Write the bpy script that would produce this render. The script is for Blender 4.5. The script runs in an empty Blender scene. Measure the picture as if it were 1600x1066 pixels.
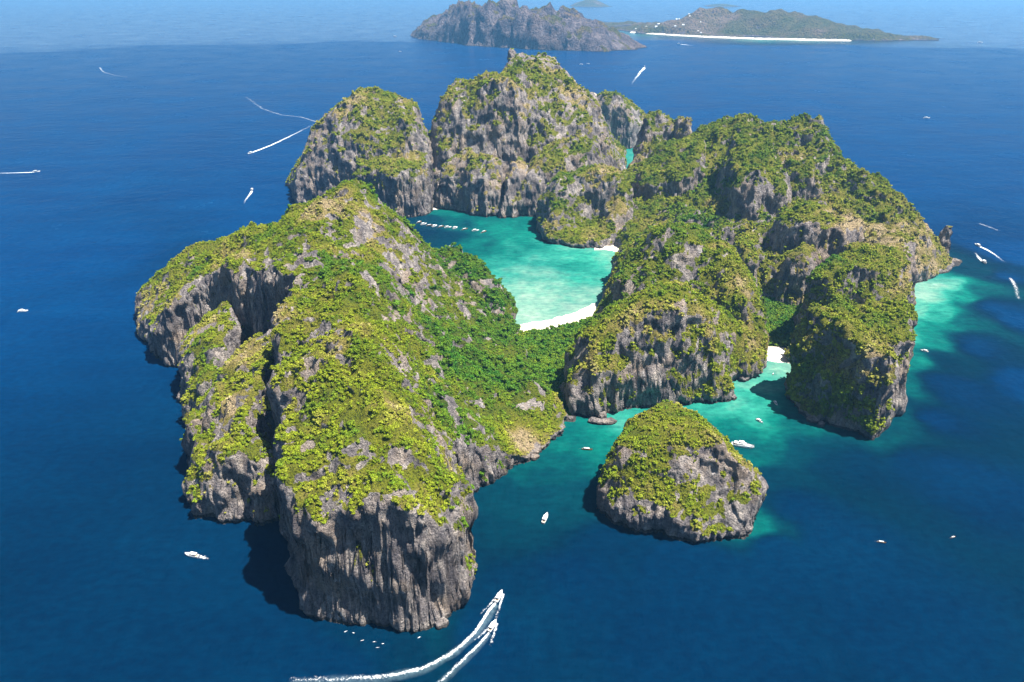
import bpy, math, random
import numpy as np
from mathutils import Vector

random.seed(7)
RNG = np.random.default_rng(11)
SC = bpy.context.scene
COL = SC.collection

# ------------------------------------------------------------------ camera, light, exposure
CAM_H, PITCH, FPX = 450.0, math.radians(26.0), 1155.0      # drone height, tilt below the horizon, focal length for a 1600 px wide frame
cam_d = bpy.data.cameras.new('camera')
cam_d.sensor_width = 36.0
cam_d.lens = 36.0 * FPX / 1600.0
cam_d.clip_start = 1.0
cam_d.clip_end = 120000.0
cam = bpy.data.objects.new('camera', cam_d)
COL.objects.link(cam)
cam.location = (0, 0, CAM_H)
cam.rotation_euler = (math.radians(90) - PITCH, 0, 0)
SC.camera = cam

SUN_EL = math.radians(67.0)
SUN_AZ = math.radians(105.0)        # compass angle from +Y (away from the camera) towards +X
world = bpy.data.worlds.new('World')
SC.world = world
world.use_nodes = True
wt = world.node_tree
sky = wt.nodes.new('ShaderNodeTexSky')
sky.sky_type = 'NISHITA'
sky.sun_disc = False
sky.sun_elevation = SUN_EL
sky.sun_rotation = SUN_AZ
sky.dust_density = 1.0
sky.ozone_density = 3.0
bgn = wt.nodes['Background']
bgn.inputs['Strength'].default_value = 0.05
wt.links.new(sky.outputs[0], bgn.inputs['Color'])

sun_d = bpy.data.lights.new('sun', 'SUN')
sun_d.energy = 5.0
sun_d.angle = math.radians(0.5)
sun_d.color = (1.0, 0.955, 0.88)
sun = bpy.data.objects.new('sun', sun_d)
COL.objects.link(sun)
sdir = Vector((math.cos(SUN_EL) * math.sin(SUN_AZ), math.cos(SUN_EL) * math.cos(SUN_AZ), math.sin(SUN_EL)))
sun.rotation_euler = (-sdir).to_track_quat('-Z', 'Y').to_euler()
sun.location = sdir * 3000

vs = SC.view_settings
vs.view_transform = 'Standard'
vs.look = 'None'
vs.exposure = 1.58
vs.gamma = 1.0
vs.use_curve_mapping = False
SC.cycles.use_denoising = True
SC.cycles.max_bounces = 5
SC.cycles.diffuse_bounces = 2
SC.cycles.glossy_bounces = 2
SC.cycles.transparent_max_bounces = 8
SC.cycles.volume_bounces = 0

# ------------------------------------------------------------------ helpers
def ray(px, py, z=0.0):
    """survey helper: where the line of sight of a spot in the 1600 px photograph meets height z"""
    u = (px - 800) / FPX
    v = (py - 533) / FPX
    dy = math.cos(PITCH) - v * math.sin(PITCH)
    dz = -math.sin(PITCH) - v * math.cos(PITCH)
    t = (z - CAM_H) / dz
    return (u * t, dy * t, float(z))

class W(tuple):
    """a point given in metres"""

def pt(p):
    if isinstance(p, W):
        return (p[0], p[1], p[2] if len(p) > 2 else 0.0)
    return ray(*p)

def w(*a):
    return W(a)

_perm = np.random.default_rng(3).permutation(256).astype(np.int64)
_perm = np.concatenate([_perm, _perm])
_grad = np.array([[1,1,0],[-1,1,0],[1,-1,0],[-1,-1,0],[1,0,1],[-1,0,1],[1,0,-1],[-1,0,-1],
                  [0,1,1],[0,-1,1],[0,1,-1],[0,-1,-1],[1,1,0],[-1,1,0],[0,-1,1],[0,-1,-1]], dtype=np.float32)

def noise3(x, y, z):
    x = np.asarray(x, dtype=np.float64); y = np.asarray(y, dtype=np.float64); z = np.asarray(z, dtype=np.float64)
    x, y, z = np.broadcast_arrays(x, y, z)
    xi = np.floor(x).astype(np.int64); yi = np.floor(y).astype(np.int64); zi = np.floor(z).astype(np.int64)
    xf = (x - xi).astype(np.float32); yf = (y - yi).astype(np.float32); zf = (z - zi).astype(np.float32)
    xi &= 255; yi &= 255; zi &= 255
    u = xf*xf*xf*(xf*(xf*6-15)+10); v = yf*yf*yf*(yf*(yf*6-15)+10); s = zf*zf*zf*(zf*(zf*6-15)+10)
    def g(i, j, k):
        h = _perm[_perm[_perm[(xi+i) & 255] + ((yi+j) & 255)] + ((zi+k) & 255)] & 15
        gr = _grad[h]
        return gr[..., 0]*(xf-i) + gr[..., 1]*(yf-j) + gr[..., 2]*(zf-k)
    x00 = g(0,0,0)*(1-u)+g(1,0,0)*u; x10 = g(0,1,0)*(1-u)+g(1,1,0)*u
    x01 = g(0,0,1)*(1-u)+g(1,0,1)*u; x11 = g(0,1,1)*(1-u)+g(1,1,1)*u
    return (x00*(1-v)+x10*v)*(1-s)+(x01*(1-v)+x11*v)*s

def noise2(x, y, off=0.0):
    return noise3(x, y, np.float64(off) + 0.37)

def ridged(x, y, z):
    return 1.0 - np.abs(noise3(x, y, z)) * 2.2

def sstep(a, b, x):
    t = np.clip((x - a) / (b - a), 0, 1)
    return t * t * (3 - 2 * t)

def poly_dist(X, Y, poly):
    """signed distance to a polygon, positive inside"""
    P = np.array(poly, dtype=np.float64)
    Q = np.roll(P, -1, axis=0)
    best = np.full(X.shape, 1e18)
    inside = np.zeros(X.shape, dtype=bool)
    for (ax, ay), (bx, by) in zip(P, Q):
        ex, ey = bx - ax, by - ay
        L2 = ex*ex + ey*ey + 1e-9
        t = np.clip(((X-ax)*ex + (Y-ay)*ey) / L2, 0, 1)
        dx = X - (ax + t*ex); dy = Y - (ay + t*ey)
        best = np.minimum(best, dx*dx + dy*dy)
        c = ((ay > Y) != (by > Y)) & (X < (bx-ax)*(Y-ay)/(by-ay+1e-12) + ax)
        inside ^= c
    d = np.sqrt(best)
    return np.where(inside, d, -d)

def tps_fit(P, lam):
    P = np.array(P, dtype=np.float64)
    n = len(P)
    s = max(np.ptp(P[:, 0]), np.ptp(P[:, 1]), 1.0)
    c = P[:, :2].mean(0)
    A = (P[:, :2] - c) / s
    r2 = ((A[:, None] - A[None]) ** 2).sum(-1)
    K = np.where(r2 > 0, 0.5 * r2 * np.log(r2 + 1e-12), 0) + lam * np.eye(n)
    M = np.zeros((n+3, n+3))
    M[:n, :n] = K
    M[:n, n] = 1; M[:n, n+1:] = A
    M[n, :n] = 1; M[n+1:, :n] = A.T
    b = np.zeros(n+3); b[:n] = P[:, 2]
    sol = np.linalg.lstsq(M, b, rcond=None)[0]
    lo, hi = P[:, 2].min(), P[:, 2].max()
    def ev(X, Y):
        x = (X - c[0]) / s; y = (Y - c[1]) / s
        out = sol[n] + sol[n+1]*x + sol[n+2]*y
        for i in range(n):
            r2 = (x - A[i, 0])**2 + (y - A[i, 1])**2
            out = out + sol[i] * 0.5 * r2 * np.log(r2 + 1e-12)
        return np.clip(out, max(lo*0.55, 3.0), hi + 6)
    return ev

class Blob:
    """one rock mass: its outline at the water and the heights surveyed on its top"""
    def __init__(self, poly, pts, width=14.0, n=3.0, rough=1.0, warp=1.0, lam=1e-4):
        self.poly = [pt(p)[:2] for p in poly]
        self.width, self.n, self.rough, self.warp = width, n, rough, warp
        P = [pt(p) for p in pts]
        if len(P) < 3:
            z = P[0][2]
            self.top = lambda X, Y: np.full(X.shape, z)
        else:
            self.top = tps_fit(P, lam)
    def height(self, X, Y, k):
        kk = k * self.warp
        wx = X + kk*(12*noise2(X/(58*k), Y/(58*k), 1) + 6.5*noise2(X/(21*k), Y/(21*k), 2) + 1.5*noise2(X/(7*k), Y/(7*k), 3))
        wy = Y + kk*(12*noise2(X/(58*k), Y/(58*k), 5) + 6.5*noise2(X/(21*k), Y/(21*k), 6) + 1.5*noise2(X/(7*k), Y/(7*k), 7))
        d = poly_dist(wx, wy, self.poly)
        T = self.top(X, Y)
        amp = self.rough * k * np.clip(T / (60*k), 0.25, 1.0)
        T = T + amp * (9.0*(ridged(X/(75*k), Y/(75*k), 0.3) - 0.6) + 6.5*noise2(X/(34*k), Y/(34*k), 9)
                       + 5.0*(ridged(X/(21*k), Y/(21*k), 0.9) - 0.55) + 2.2*noise2(X/(9*k), Y/(9*k), 11))
        T = np.maximum(T, 1.5)
        t = np.clip(d / (self.width * k if k < 2 else self.width), 0, 1)
        prof = (1 - (1 - t) ** self.n) ** (1 / self.n)
        return np.where(d > 0, T * prof, np.maximum(-1.2 + d * 1.5, -6))

def refine(V, F, L, iters=2):
    for _ in range(iters):
        N = len(V)
        a, b, c = F[:, 0], F[:, 1], F[:, 2]
        l = np.stack([np.linalg.norm(V[a]-V[b], axis=1), np.linalg.norm(V[b]-V[c], axis=1), np.linalg.norm(V[c]-V[a], axis=1)], 1)
        m = l > L
        if not m.any():
            break
        e0 = np.stack([a, b, c], 1); e1 = np.stack([b, c, a], 1)
        key = np.minimum(e0, e1).astype(np.int64) * N + np.maximum(e0, e1)
        uk, inv = np.unique(key[m], return_inverse=True)
        mid = np.full(F.shape, -1, dtype=np.int64)
        mid[m] = N + inv
        V = np.concatenate([V, (V[uk // N] + V[uk % N]) * 0.5])
        cnt = m.sum(1)
        out = [F[cnt == 0]]
        f = F[cnt == 3]; q = mid[cnt == 3]
        out += [np.stack([f[:, 0], q[:, 0], q[:, 2]], 1), np.stack([q[:, 0], f[:, 1], q[:, 1]], 1),
                np.stack([q[:, 2], q[:, 1], f[:, 2]], 1), np.stack([q[:, 0], q[:, 1], q[:, 2]], 1)]
        for j in range(3):
            s = (cnt == 1) & m[:, j]
            f = np.roll(F[s], -j, axis=1); q = mid[s][:, j]
            out += [np.stack([f[:, 0], q, f[:, 2]], 1), np.stack([q, f[:, 1], f[:, 2]], 1)]
            s = (cnt == 2) & ~m[:, (j+2) % 3]
            f = np.roll(F[s], -j, axis=1); q0 = mid[s][:, j]; q1 = mid[s][:, (j+1) % 3]
            out += [np.stack([q0, f[:, 1], q1], 1), np.stack([f[:, 0], q0, q1], 1), np.stack([f[:, 0], q1, f[:, 2]], 1)]
        F = np.concatenate(out)
    return V, F

def vnormals(V, F):
    fn = np.cross(V[F[:, 1]] - V[F[:, 0]], V[F[:, 2]] - V[F[:, 0]])
    n = np.zeros_like(V)
    for i in range(3):
        for ax in range(3):
            n[:, ax] += np.bincount(F[:, i], weights=fn[:, ax], minlength=len(V))
    return n / (np.linalg.norm(n, axis=1, keepdims=True) + 1e-12)

def np_mesh(name, V, F, mat=None, smooth=True, attrs=None):
    me = bpy.data.meshes.new(name)
    F = np.asarray(F)
    k = F.shape[1] if len(F) else 3
    me.vertices.add(len(V))
    me.vertices.foreach_set('co', np.asarray(V, dtype=np.float32).ravel())
    if len(F):
        me.loops.add(F.size)
        me.loops.foreach_set('vertex_index', F.astype(np.int32).ravel())
        me.polygons.add(len(F))
        me.polygons.foreach_set('loop_start', np.arange(0, F.size, k, dtype=np.int32))
        me.polygons.foreach_set('loop_total', np.full(len(F), k, dtype=np.int32))
    me.update(calc_edges=True)
    if len(F):
        me.polygons.foreach_set('use_smooth', np.full(len(F), smooth, dtype=bool))
    for an, av in (attrs or {}).items():
        a = me.attributes.new(an, 'FLOAT', 'POINT')
        a.data.foreach_set('value', np.asarray(av, dtype=np.float32))
    if mat:
        me.materials.append(mat)
    return me

def link(name, me, parent=None):
    o = bpy.data.objects.new(name, me)
    COL.objects.link(o)
    if parent is not None:
        o.parent = parent
    return o

def tag(o, label=None, cat=None, group=None, kind=None):
    if label: o['label'] = label
    if cat: o['category'] = cat
    if group: o['group'] = group
    if kind: o['kind'] = kind
    return o

# ------------------------------------------------------------------ materials
def new_mat(name):
    m = bpy.data.materials.new(name)
    m.use_nodes = True
    nt = m.node_tree
    b = nt.nodes['Principled BSDF']
    return m, nt, b

class NT:
    def __init__(self, nt):
        self.nt = nt
    def node(self, t, **kw):
        n = self.nt.nodes.new(t)
        for k, v in kw.items():
            setattr(n, k, v)
        return n
    def link(self, a, b):
        self.nt.links.new(a, b)
    def noise(self, vec, scale, detail=4, rough=0.55):
        n = self.node('ShaderNodeTexNoise')
        n.inputs['Scale'].default_value = scale
        n.inputs['Detail'].default_value = detail
        n.inputs['Roughness'].default_value = rough
        self.link(vec, n.inputs['Vector'])
        return n.outputs['Fac']
    def ramp(self, fac, stops, interp='LINEAR'):
        r = self.node('ShaderNodeValToRGB')
        el = r.color_ramp.elements
        r.color_ramp.interpolation = interp
        while len(el) < len(stops):
            el.new(0.5)
        for e, (p, c) in zip(el, stops):
            e.position = p
            e.color = (c, c, c, 1) if not isinstance(c, tuple) else (*c, 1)
        self.link(fac, r.inputs['Fac'])
        return r.outputs['Color']
    def mix(self, fac, a, b, mode='MIX'):
        m = self.node('ShaderNodeMix', data_type='RGBA', blend_type=mode)
        for val, s in ((fac, m.inputs[0]), (a, m.inputs[6]), (b, m.inputs[7])):
            if hasattr(val, 'is_output'):
                self.link(val, s)
            elif isinstance(val, tuple):
                s.default_value = (*val, 1)
            else:
                s.default_value = val
        return m.outputs[2]
    def math(self, op, a, b=0.0, clamp=False):
        m = self.node('ShaderNodeMath', operation=op, use_clamp=clamp)
        for val, s in ((a, m.inputs[0]), (b, m.inputs[1])):
            if hasattr(val, 'is_output'):
                self.link(val, s)
            else:
                s.default_value = val
        return m.outputs[0]
    def mapping(self, vec, scale):
        m = self.node('ShaderNodeMapping')
        m.inputs['Scale'].default_value = scale
        self.link(vec, m.inputs['Vector'])
        return m.outputs[0]
    def attr(self, name, kind='GEOMETRY'):
        a = self.node('ShaderNodeAttribute', attribute_name=name, attribute_type=kind)
        return a.outputs['Fac']

SOIL = [(0.0, (0.025, 0.070, 0.006)), (0.5, (0.150, 0.160, 0.010)), (0.78, (0.25, 0.200, 0.055)), (1.0, (0.38, 0.285, 0.165))]

def rock_material(name, k=1.0, dark=1.0):
    m, nt, b = new_mat(name)
    g = NT(nt)
    pos = g.node('ShaderNodeNewGeometry').outputs['Position']
    s = 1.0 / k
    big = g.noise(pos, 0.022 * s, 5, 0.6)
    streak = g.noise(g.mapping(pos, (0.11*s, 0.11*s, 0.016*s)), 1.0, 6, 0.62)
    streak2 = g.noise(g.mapping(pos, (0.42*s, 0.42*s, 0.03*s)), 1.0, 4, 0.6)
    fine = g.noise(pos, 0.55 * s, 6, 0.68)
    med = g.noise(pos, 0.11 * s, 5, 0.6)
    mott = g.noise(pos, 0.060 * s, 6, 0.66)
    col = g.ramp(g.math('ADD', g.math('MULTIPLY', streak, 0.5), g.math('MULTIPLY', mott, 0.5)), [(0.36, (0.034, 0.031, 0.034)), (0.44, (0.180, 0.158, 0.158)), (0.52, (0.318, 0.276, 0.252)), (0.61, (0.50, 0.435, 0.375))])
    col = g.mix(g.ramp(streak2, [(0.47, 0.0), (0.62, 0.45)]), col, (0.085, 0.077, 0.084))
    col = g.mix(g.ramp(big, [(0.50, 0.0), (0.62, 0.65)]), col, (0.36, 0.270, 0.190))
    col = g.mix(g.ramp(med, [(0.58, 0.0), (0.72, 0.7)]), col, (0.52, 0.49, 0.465))
    col = g.mix(g.ramp(fine, [(0.36, 0.72), (0.50, 0.0)]), col, (0.045, 0.042, 0.045))
    col = g.mix(g.ramp(fine, [(0.62, 0.0), (0.75, 0.6)]), col, (0.50, 0.48, 0.46))
    stain = g.noise(g.mapping(pos, (0.045*s, 0.045*s, 0.010*s)), 1.0, 4, 0.55)
    col = g.mix(g.ramp(stain, [(0.50, 0.0), (0.62, 0.5)]), col, (0.075, 0.068, 0.078))
    # tide band: wet dark algae just above the water
    sep = g.node('ShaderNodeSeparateXYZ'); g.link(pos, sep.inputs[0])
    zz = g.math('ADD', sep.outputs['Z'], g.math('MULTIPLY', med, -4.0 * min(k, 2)))
    tide = g.ramp(g.math('MULTIPLY', zz, 0.1), [(0.0, 0.85), (0.14, 0.0)])
    col = g.mix(tide, col, (0.030, 0.028, 0.026))
    veg = g.attr('veg')
    tint = g.attr('tint')
    soil = g.ramp(g.math('ADD', tint, g.math('MULTIPLY', g.math('SUBTRACT', med, 0.5), 0.5)), SOIL)
    soil = g.mix(g.ramp(fine, [(0.38, 0.92), (0.52, 0.0)]), soil, (0.016, 0.022, 0.005))  # dark specks: shade in the gaps between shrubs, put into the soil colour
    vm = g.ramp(g.math('ADD', veg, g.math('MULTIPLY', g.math('SUBTRACT', fine, 0.5), 1.1)), [(0.30, 0.0), (0.48, 1.0)])
    col = g.mix(vm, col, soil)
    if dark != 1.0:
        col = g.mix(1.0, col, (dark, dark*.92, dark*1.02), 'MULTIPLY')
    g.link(col, b.inputs['Base Color'])
    b.inputs['Roughness'].default_value = 0.92
    b.inputs['Specular IOR Level'].default_value = 0.15
    h = g.math('ADD', g.math('MULTIPLY', fine, 1.6), g.math('ADD', g.math('MULTIPLY', streak2, 1.9), g.math('MULTIPLY', med, 2.2)))
    bp = g.node('ShaderNodeBump')
    bp.inputs['Strength'].default_value = 0.9
    bp.inputs['Distance'].default_value = 3.6 * k
    g.link(h, bp.inputs['Height'])
    g.link(bp.outputs[0], b.inputs['Normal'])
    return m

def leaf_material(name, stops, instanced=True, base_tint=0.0):
    m, nt, b = new_mat(name)
    g = NT(nt)
    pos = g.node('ShaderNodeNewGeometry').outputs['Position']
    oi = g.node('ShaderNodeObjectInfo').outputs['Random']
    n = g.noise(pos, 0.35, 3, 0.6)
    t = g.attr('tint', 'INSTANCER') if instanced else base_tint
    f = g.math('ADD', t, g.math('MULTIPLY', g.math('SUBTRACT', oi, 0.5), 0.11))
    f = g.math('ADD', f, g.math('MULTIPLY', g.math('SUBTRACT', n, 0.5), 0.20))
    col = g.ramp(f, stops)
    val = g.math('ADD', 0.80, g.math('MULTIPLY', g.math('FRACT', g.math('MULTIPLY', oi, 17.3)), 0.4))
    col = g.mix(1.0, col, val, 'MULTIPLY')
    g.link(col, b.inputs['Base Color'])
    b.inputs['Roughness'].default_value = 0.75
    b.inputs['Specular IOR Level'].default_value = 0.2
    return m

LEAF = [(0.0, (0.030, 0.120, 0.005)), (0.28, (0.095, 0.165, 0.005)), (0.52, (0.178, 0.214, 0.006)), (0.75, (0.245, 0.240, 0.032)), (1.0, (0.38, 0.31, 0.16))]
M_ROCK = rock_material('limestone')
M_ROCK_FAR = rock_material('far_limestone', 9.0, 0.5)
M_SHRUB = leaf_material('shrub_leaves', LEAF)
M_TREE = leaf_material('tree_leaves', LEAF, False, 0.16)

def plain(name, col, rough=0.5, spec=0.5, nscale=0.0):
    m, nt, b = new_mat(name)
    g = NT(nt)
    if nscale:
        tc = g.node('ShaderNodeTexCoord').outputs['Object']
        n = g.noise(tc, nscale, 4, 0.6)
        dark = tuple(c * 0.7 for c in col)
        g.link(g.mix(g.ramp(n, [(0.35, 0.0), (0.65, 1.0)]), dark, col), b.inputs['Base Color'])
    else:
        b.inputs['Base Color'].default_value = (*col, 1)
    b.inputs['Roughness'].default_value = rough
    b.inputs['Specular IOR Level'].default_value = spec
    return m

M_WHITE = plain('white_gelcoat', (0.82, 0.82, 0.80), 0.35, 0.5, 0.6)
M_DECK = plain('teak_deck', (0.42, 0.30, 0.19), 0.7, 0.3, 1.5)
M_GLASSY = plain('dark_window', (0.02, 0.03, 0.04), 0.1, 0.6)
M_WOOD = plain('varnished_wood', (0.20, 0.105, 0.05), 0.5, 0.4, 1.2)
M_CANVAS = plain('canvas', (0.66, 0.68, 0.68), 0.85, 0.2, 0.8)
M_METAL = plain('grey_metal', (0.25, 0.26, 0.28), 0.4, 0.5, 2.0)
M_BARK = plain('bark', (0.13, 0.10, 0.075), 0.9, 0.1, 1.0)
M_BLUE = plain('blue_canvas', (0.10, 0.22, 0.36), 0.8, 0.2, 0.8)

# sand
M_SAND, _nt, _b = new_mat('coral_sand')
_g = NT(_nt)
_pos = _g.node('ShaderNodeNewGeometry').outputs['Position']
_n = _g.noise(_pos, 0.12, 6, 0.65)
_g.link(_g.ramp(_n, [(0.3, (0.44, 0.38, 0.30)), (0.6, (0.60, 0.54, 0.45))]), _b.inputs['Base Color'])
_b.inputs['Roughness'].default_value = 0.95

# sea
M_SEA, _nt, _b = new_mat('sea_water')
_g = NT(_nt)
_pos = _g.node('ShaderNodeNewGeometry').outputs['Position']
_sh = _g.attr('shallow_and_sky')
_p1 = _g.noise(_g.mapping(_pos, (1, 1.0, 1)), 0.020, 6, 0.62)
_p2 = _g.noise(_pos, 0.0045, 5, 0.6)
_p3 = _g.noise(_g.mapping(_pos, (0.55, 1.0, 1)), 0.075, 6, 0.68)
_pert = _g.math('MULTIPLY', _g.math('SUBTRACT', _p1, 0.5), 0.50)
_band = _g.ramp(_sh, [(0.18, 0.0), (0.45, 1.0), (0.85, 1.0), (1.0, 0.35)])
_s = _g.math('ADD', _sh, _g.math('MULTIPLY', _pert, _band))
SEA_RAMP = [(0.0, (0.0001, 0.0225, 0.078)), (0.06, (0.0001, 0.0165, 0.055)), (0.10, (0.0001, 0.0115, 0.034)), (0.17, (0.0002, 0.0120, 0.027)), (0.30, (0.0004, 0.022, 0.034)), (0.45, (0.0008, 0.050, 0.050)),  # first stops: sky reflected by the far sea, put into the water colour
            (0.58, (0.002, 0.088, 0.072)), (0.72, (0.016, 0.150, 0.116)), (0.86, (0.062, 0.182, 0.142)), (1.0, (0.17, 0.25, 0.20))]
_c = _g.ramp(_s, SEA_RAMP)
_reef = _g.math('MULTIPLY', _g.ramp(_p3, [(0.52, 0.0), (0.62, 0.52)]), _g.ramp(_sh, [(0.35, 0.0), (0.55, 1.0), (0.78, 0.85), (0.90, 0.15), (0.98, 0.0)]))
_c = _g.mix(_reef, _c, (0.004, 0.065, 0.058))
_c = _g.mix(1.0, _c, _g.ramp(_p2, [(0.3, (0.80, 0.85, 0.90)), (0.7, (1.20, 1.15, 1.09))]), 'MULTIPLY')
_p4 = _g.noise(_g.mapping(_pos, (0.35, 1.0, 1)), 0.011, 6, 0.62)
_c = _g.mix(1.0, _c, _g.ramp(_p4, [(0.35, (0.86, 0.89, 0.92)), (0.65, (1.14, 1.11, 1.08))]), 'MULTIPLY')
_p5 = _g.noise(_g.mapping(_pos, (0.55, 1.0, 1)), 0.16, 4, 0.6)
_c = _g.mix(1.0, _c, _g.ramp(_p5, [(0.34, (0.74, 0.79, 0.84)), (0.68, (1.26, 1.21, 1.16))]), 'MULTIPLY')
_g.link(_c, _b.inputs['Base Color'])
_b.inputs['IOR'].default_value = 1.33
_b.inputs['Specular IOR Level'].default_value = 0.006
_slick = _g.attr('slick')
_sl = _g.ramp(_g.math('ADD', _slick, _g.math('MULTIPLY', _g.math('SUBTRACT', _g.noise(_g.mapping(_pos, (0.25, 1.0, 1)), 0.0011, 5, 0.6), 0.5), 0.55)), [(0.30, 0.006), (0.44, 0.25), (0.9, 0.9)])
_g.link(_sl, _b.inputs['Specular IOR Level'])
_rg = _g.ramp(_p2, [(0.35, 0.16), (0.65, 0.28)])
_g.link(_rg, _b.inputs['Roughness'])
_w1 = _g.noise(_g.mapping(_pos, (1.0, 0.55, 1)), 0.10, 4, 0.6)
_w2 = _g.noise(_g.mapping(_pos, (0.8, 1.0, 1)), 0.022, 3, 0.55)
_h = _g.math('ADD', _g.math('MULTIPLY', _w1, 0.8), _g.math('MULTIPLY', _w2, 2.0))
_bp = _g.node('ShaderNodeBump')
_bp.inputs['Strength'].default_value = 0.9
_bp.inputs['Distance'].default_value = 1.8
_g.link(_h, _bp.inputs['Height'])
_g.link(_bp.outputs[0], _b.inputs['Normal'])

# foam
M_FOAM, _nt, _b = new_mat('wake_foam')
_g = NT(_nt)
_pos = _g.node('ShaderNodeNewGeometry').outputs['Position']
_b.inputs['Base Color'].default_value = (0.80, 0.84, 0.86, 1)
_b.inputs['Roughness'].default_value = 0.9
_fade = _g.attr('fade')
_f1 = _g.noise(_pos, 0.50, 6, 0.75)
_al = _g.ramp(_g.math('ADD', _fade, _g.math('MULTIPLY', _g.math('SUBTRACT', _f1, 0.5), 2.4)), [(0.22, 0.0), (1.0, 1.0)])
_g.link(_al, _b.inputs['Alpha'])

# thin churned water beside a wake
M_CHURN, _nt, _b = new_mat('churned_water')
_g = NT(_nt)
_pos = _g.node('ShaderNodeNewGeometry').outputs['Position']
_b.inputs['Base Color'].default_value = (0.36, 0.56, 0.62, 1)
_b.inputs['Roughness'].default_value = 0.9
_f1 = _g.noise(_pos, 0.22, 4, 0.6)
_g.link(_g.math('MULTIPLY', _g.attr('fade'), _g.ramp(_f1, [(0.30, 0.25), (0.70, 1.0)])), _b.inputs['Alpha'])

# ------------------------------------------------------------------ regional look of the plant cover (0 deep green, 0.5 yellow green, 1 dry straw)
TINTS = [((600,650,130),.50),((560,730,105),.50),((640,600,130),.48),((560,560,150),.50),((760,590,40),.02),((700,530,70),.12),((820,600,35),.06),
         ((700,650,75),.10),((740,700,45),.25),((700,440,80),.34),((760,450,50),.14),((700,410,75),.16),((790,490,30),.15),((560,330,185),.46),((480,480,165),.46),((540,420,175),.34),((600,450,150),.28),
         ((400,380,145),.44),((400,620,85),.58),((350,560,80),.46),((260,460,60),.48),((850,640,20),.50),((840,690,12),.72),
         ((590,170,215),.50),((560,240,140),.70),((620,265,100),.46),((740,150,230),.60),((800,120,255),.40),((880,150,225),.52),((800,280,80),.80),((900,220,140),.5),
         ((740,215,150),.48),((985,180,100),.45),((890,280,105),.36),((930,340,40),.55),((1050,240,130),.42),((1150,240,175),.46),((1250,200,185),.36),((1230,270,140),.42),
         ((1100,330,80),.22),((1300,260,145),.44),((1340,330,110),.70),((1370,300,130),.40),((1390,400,55),.93),((1340,390,75),.90),((1440,390,45),.88),((1410,440,12),.92),
         ((1260,330,125),.50),((1200,390,70),.58),((1230,440,50),.55),((1060,380,140),.36),((1000,440,100),.34),((1140,440,105),.55),((1040,460,125),.46),((1000,520,100),.46),
         ((1120,530,80),.52),((1330,450,105),.42),((1390,460,60),.55),((1350,530,100),.50),((1290,590,60),.44),((1050,670,88),.50),((960,760,35),.46),((1160,780,30),.60),
         ((860,550,5),.04),((1215,510,5),.02)]
_TP = np.array([[*ray(*p)[:2], v] for p, v in TINTS])
# bare rock bias: negative keeps plants away, positive lets them climb
BARES = [((600,850,50),-.35),((470,850,30),-.3),((400,760,30),-.2),((380,480,120),-.5),((430,480,120),-.5),((260,560,30),-.5),((600,650,130),.2),((650,720,110),.2),((760,590,40),.3),
         ((655,450,95),-.34),((695,480,75),-.25),((590,330,175),-.12),((470,580,140),-.25),((430,700,70),-.35),((360,640,80),-.2),((655,580,115),-.15),((560,500,160),.1),((590,170,215),.1),((560,260,120),-.25),((480,290,50),-.4),((620,310,60),-.35),((720,200,170),-.3),((740,290,60),-.25),((880,200,160),-.25),
         ((800,120,255),.15),((900,260,100),-.25),((990,200,70),-.1),((900,340,60),-.1),((1050,240,130),.2),((1170,310,110),-.4),((1150,240,175),.25),((1310,360,100),-.35),((1390,400,55),.4),((1340,385,75),.35),((1430,430,20),.3),((1440,395,45),.35),
         ((1030,560,70),-.02),((930,580,60),.1),((1030,470,120),.1),((1080,390,130),.0),((1398,600,50),-.5),((1300,580,60),.65),((1290,630,25),.6),((1330,640,30),.45),((1255,610,20),.5),((1330,590,70),.5),((1280,500,60),.5),((1270,540,50),.5),((797,90,285),-.9),((860,98,272),-.6),((1330,450,105),.2),((1050,680,85),.2),((1120,780,30),-.15),((990,750,40),.05),
         ((1170,760,40),-.2),((838,598,45),-.45),((860,650,15),-.05),((1410,480,20),-.2),((400,380,145),.15),((350,560,80),.1),((400,620,85),-.08)]
_BP = np.array([[*ray(*p)[:2], v] for p, v in BARES])

def shepard(P, X, Y, power=3.0, soft=25.0):
    num = np.zeros(X.shape); den = np.zeros(X.shape)
    for x, y, v in P:
        wgt = 1.0 / ((X-x)**2 + (Y-y)**2 + soft*soft) ** (power/2)
        num += wgt*v; den += wgt
    return num / den

# ------------------------------------------------------------------ shrubs used by the plant cover
def leaf_clump(name, mat, n, radius, height, size, core=True, seed=0):
    r = np.random.default_rng(seed)
    V, F = [], []
    k = 0
    # lobes make an uneven outline
    lobes = [(r.normal(0, .45, 2), r.uniform(.35, .75), r.uniform(.45, .8)) for _ in range(5)]
    for i in range(n):
        (lx, ly), lz, lr = lobes[r.integers(5)]
        d = r.normal(size=3); d /= np.linalg.norm(d)
        d[2] = abs(d[2]) * 1.0 - 0.25 * r.random()
        p = np.array([lx, ly, lz]) + d * lr * r.uniform(.7, 1.05) * np.array([1, 1, .62])
        p = p * np.array([radius*.72, radius*.72, height*.8])
        nrm = d + r.normal(0, .30, 3); nrm /= np.linalg.norm(nrm)
        t = np.cross(nrm, r.normal(size=3)); t /= np.linalg.norm(t)
        u = np.cross(nrm, t)
        s = size * r.uniform(.6, 1.25)
        V += [p - t*s - u*s*.6, p + t*s - u*s*.55, p + t*s*.7 + u*s*.7, p - t*s*.6 + u*s*.7]
        F.append([k, k+1, k+2, k+3]); k += 4
    return np_mesh(name, np.array(V), np.array(F), mat, False)

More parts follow.
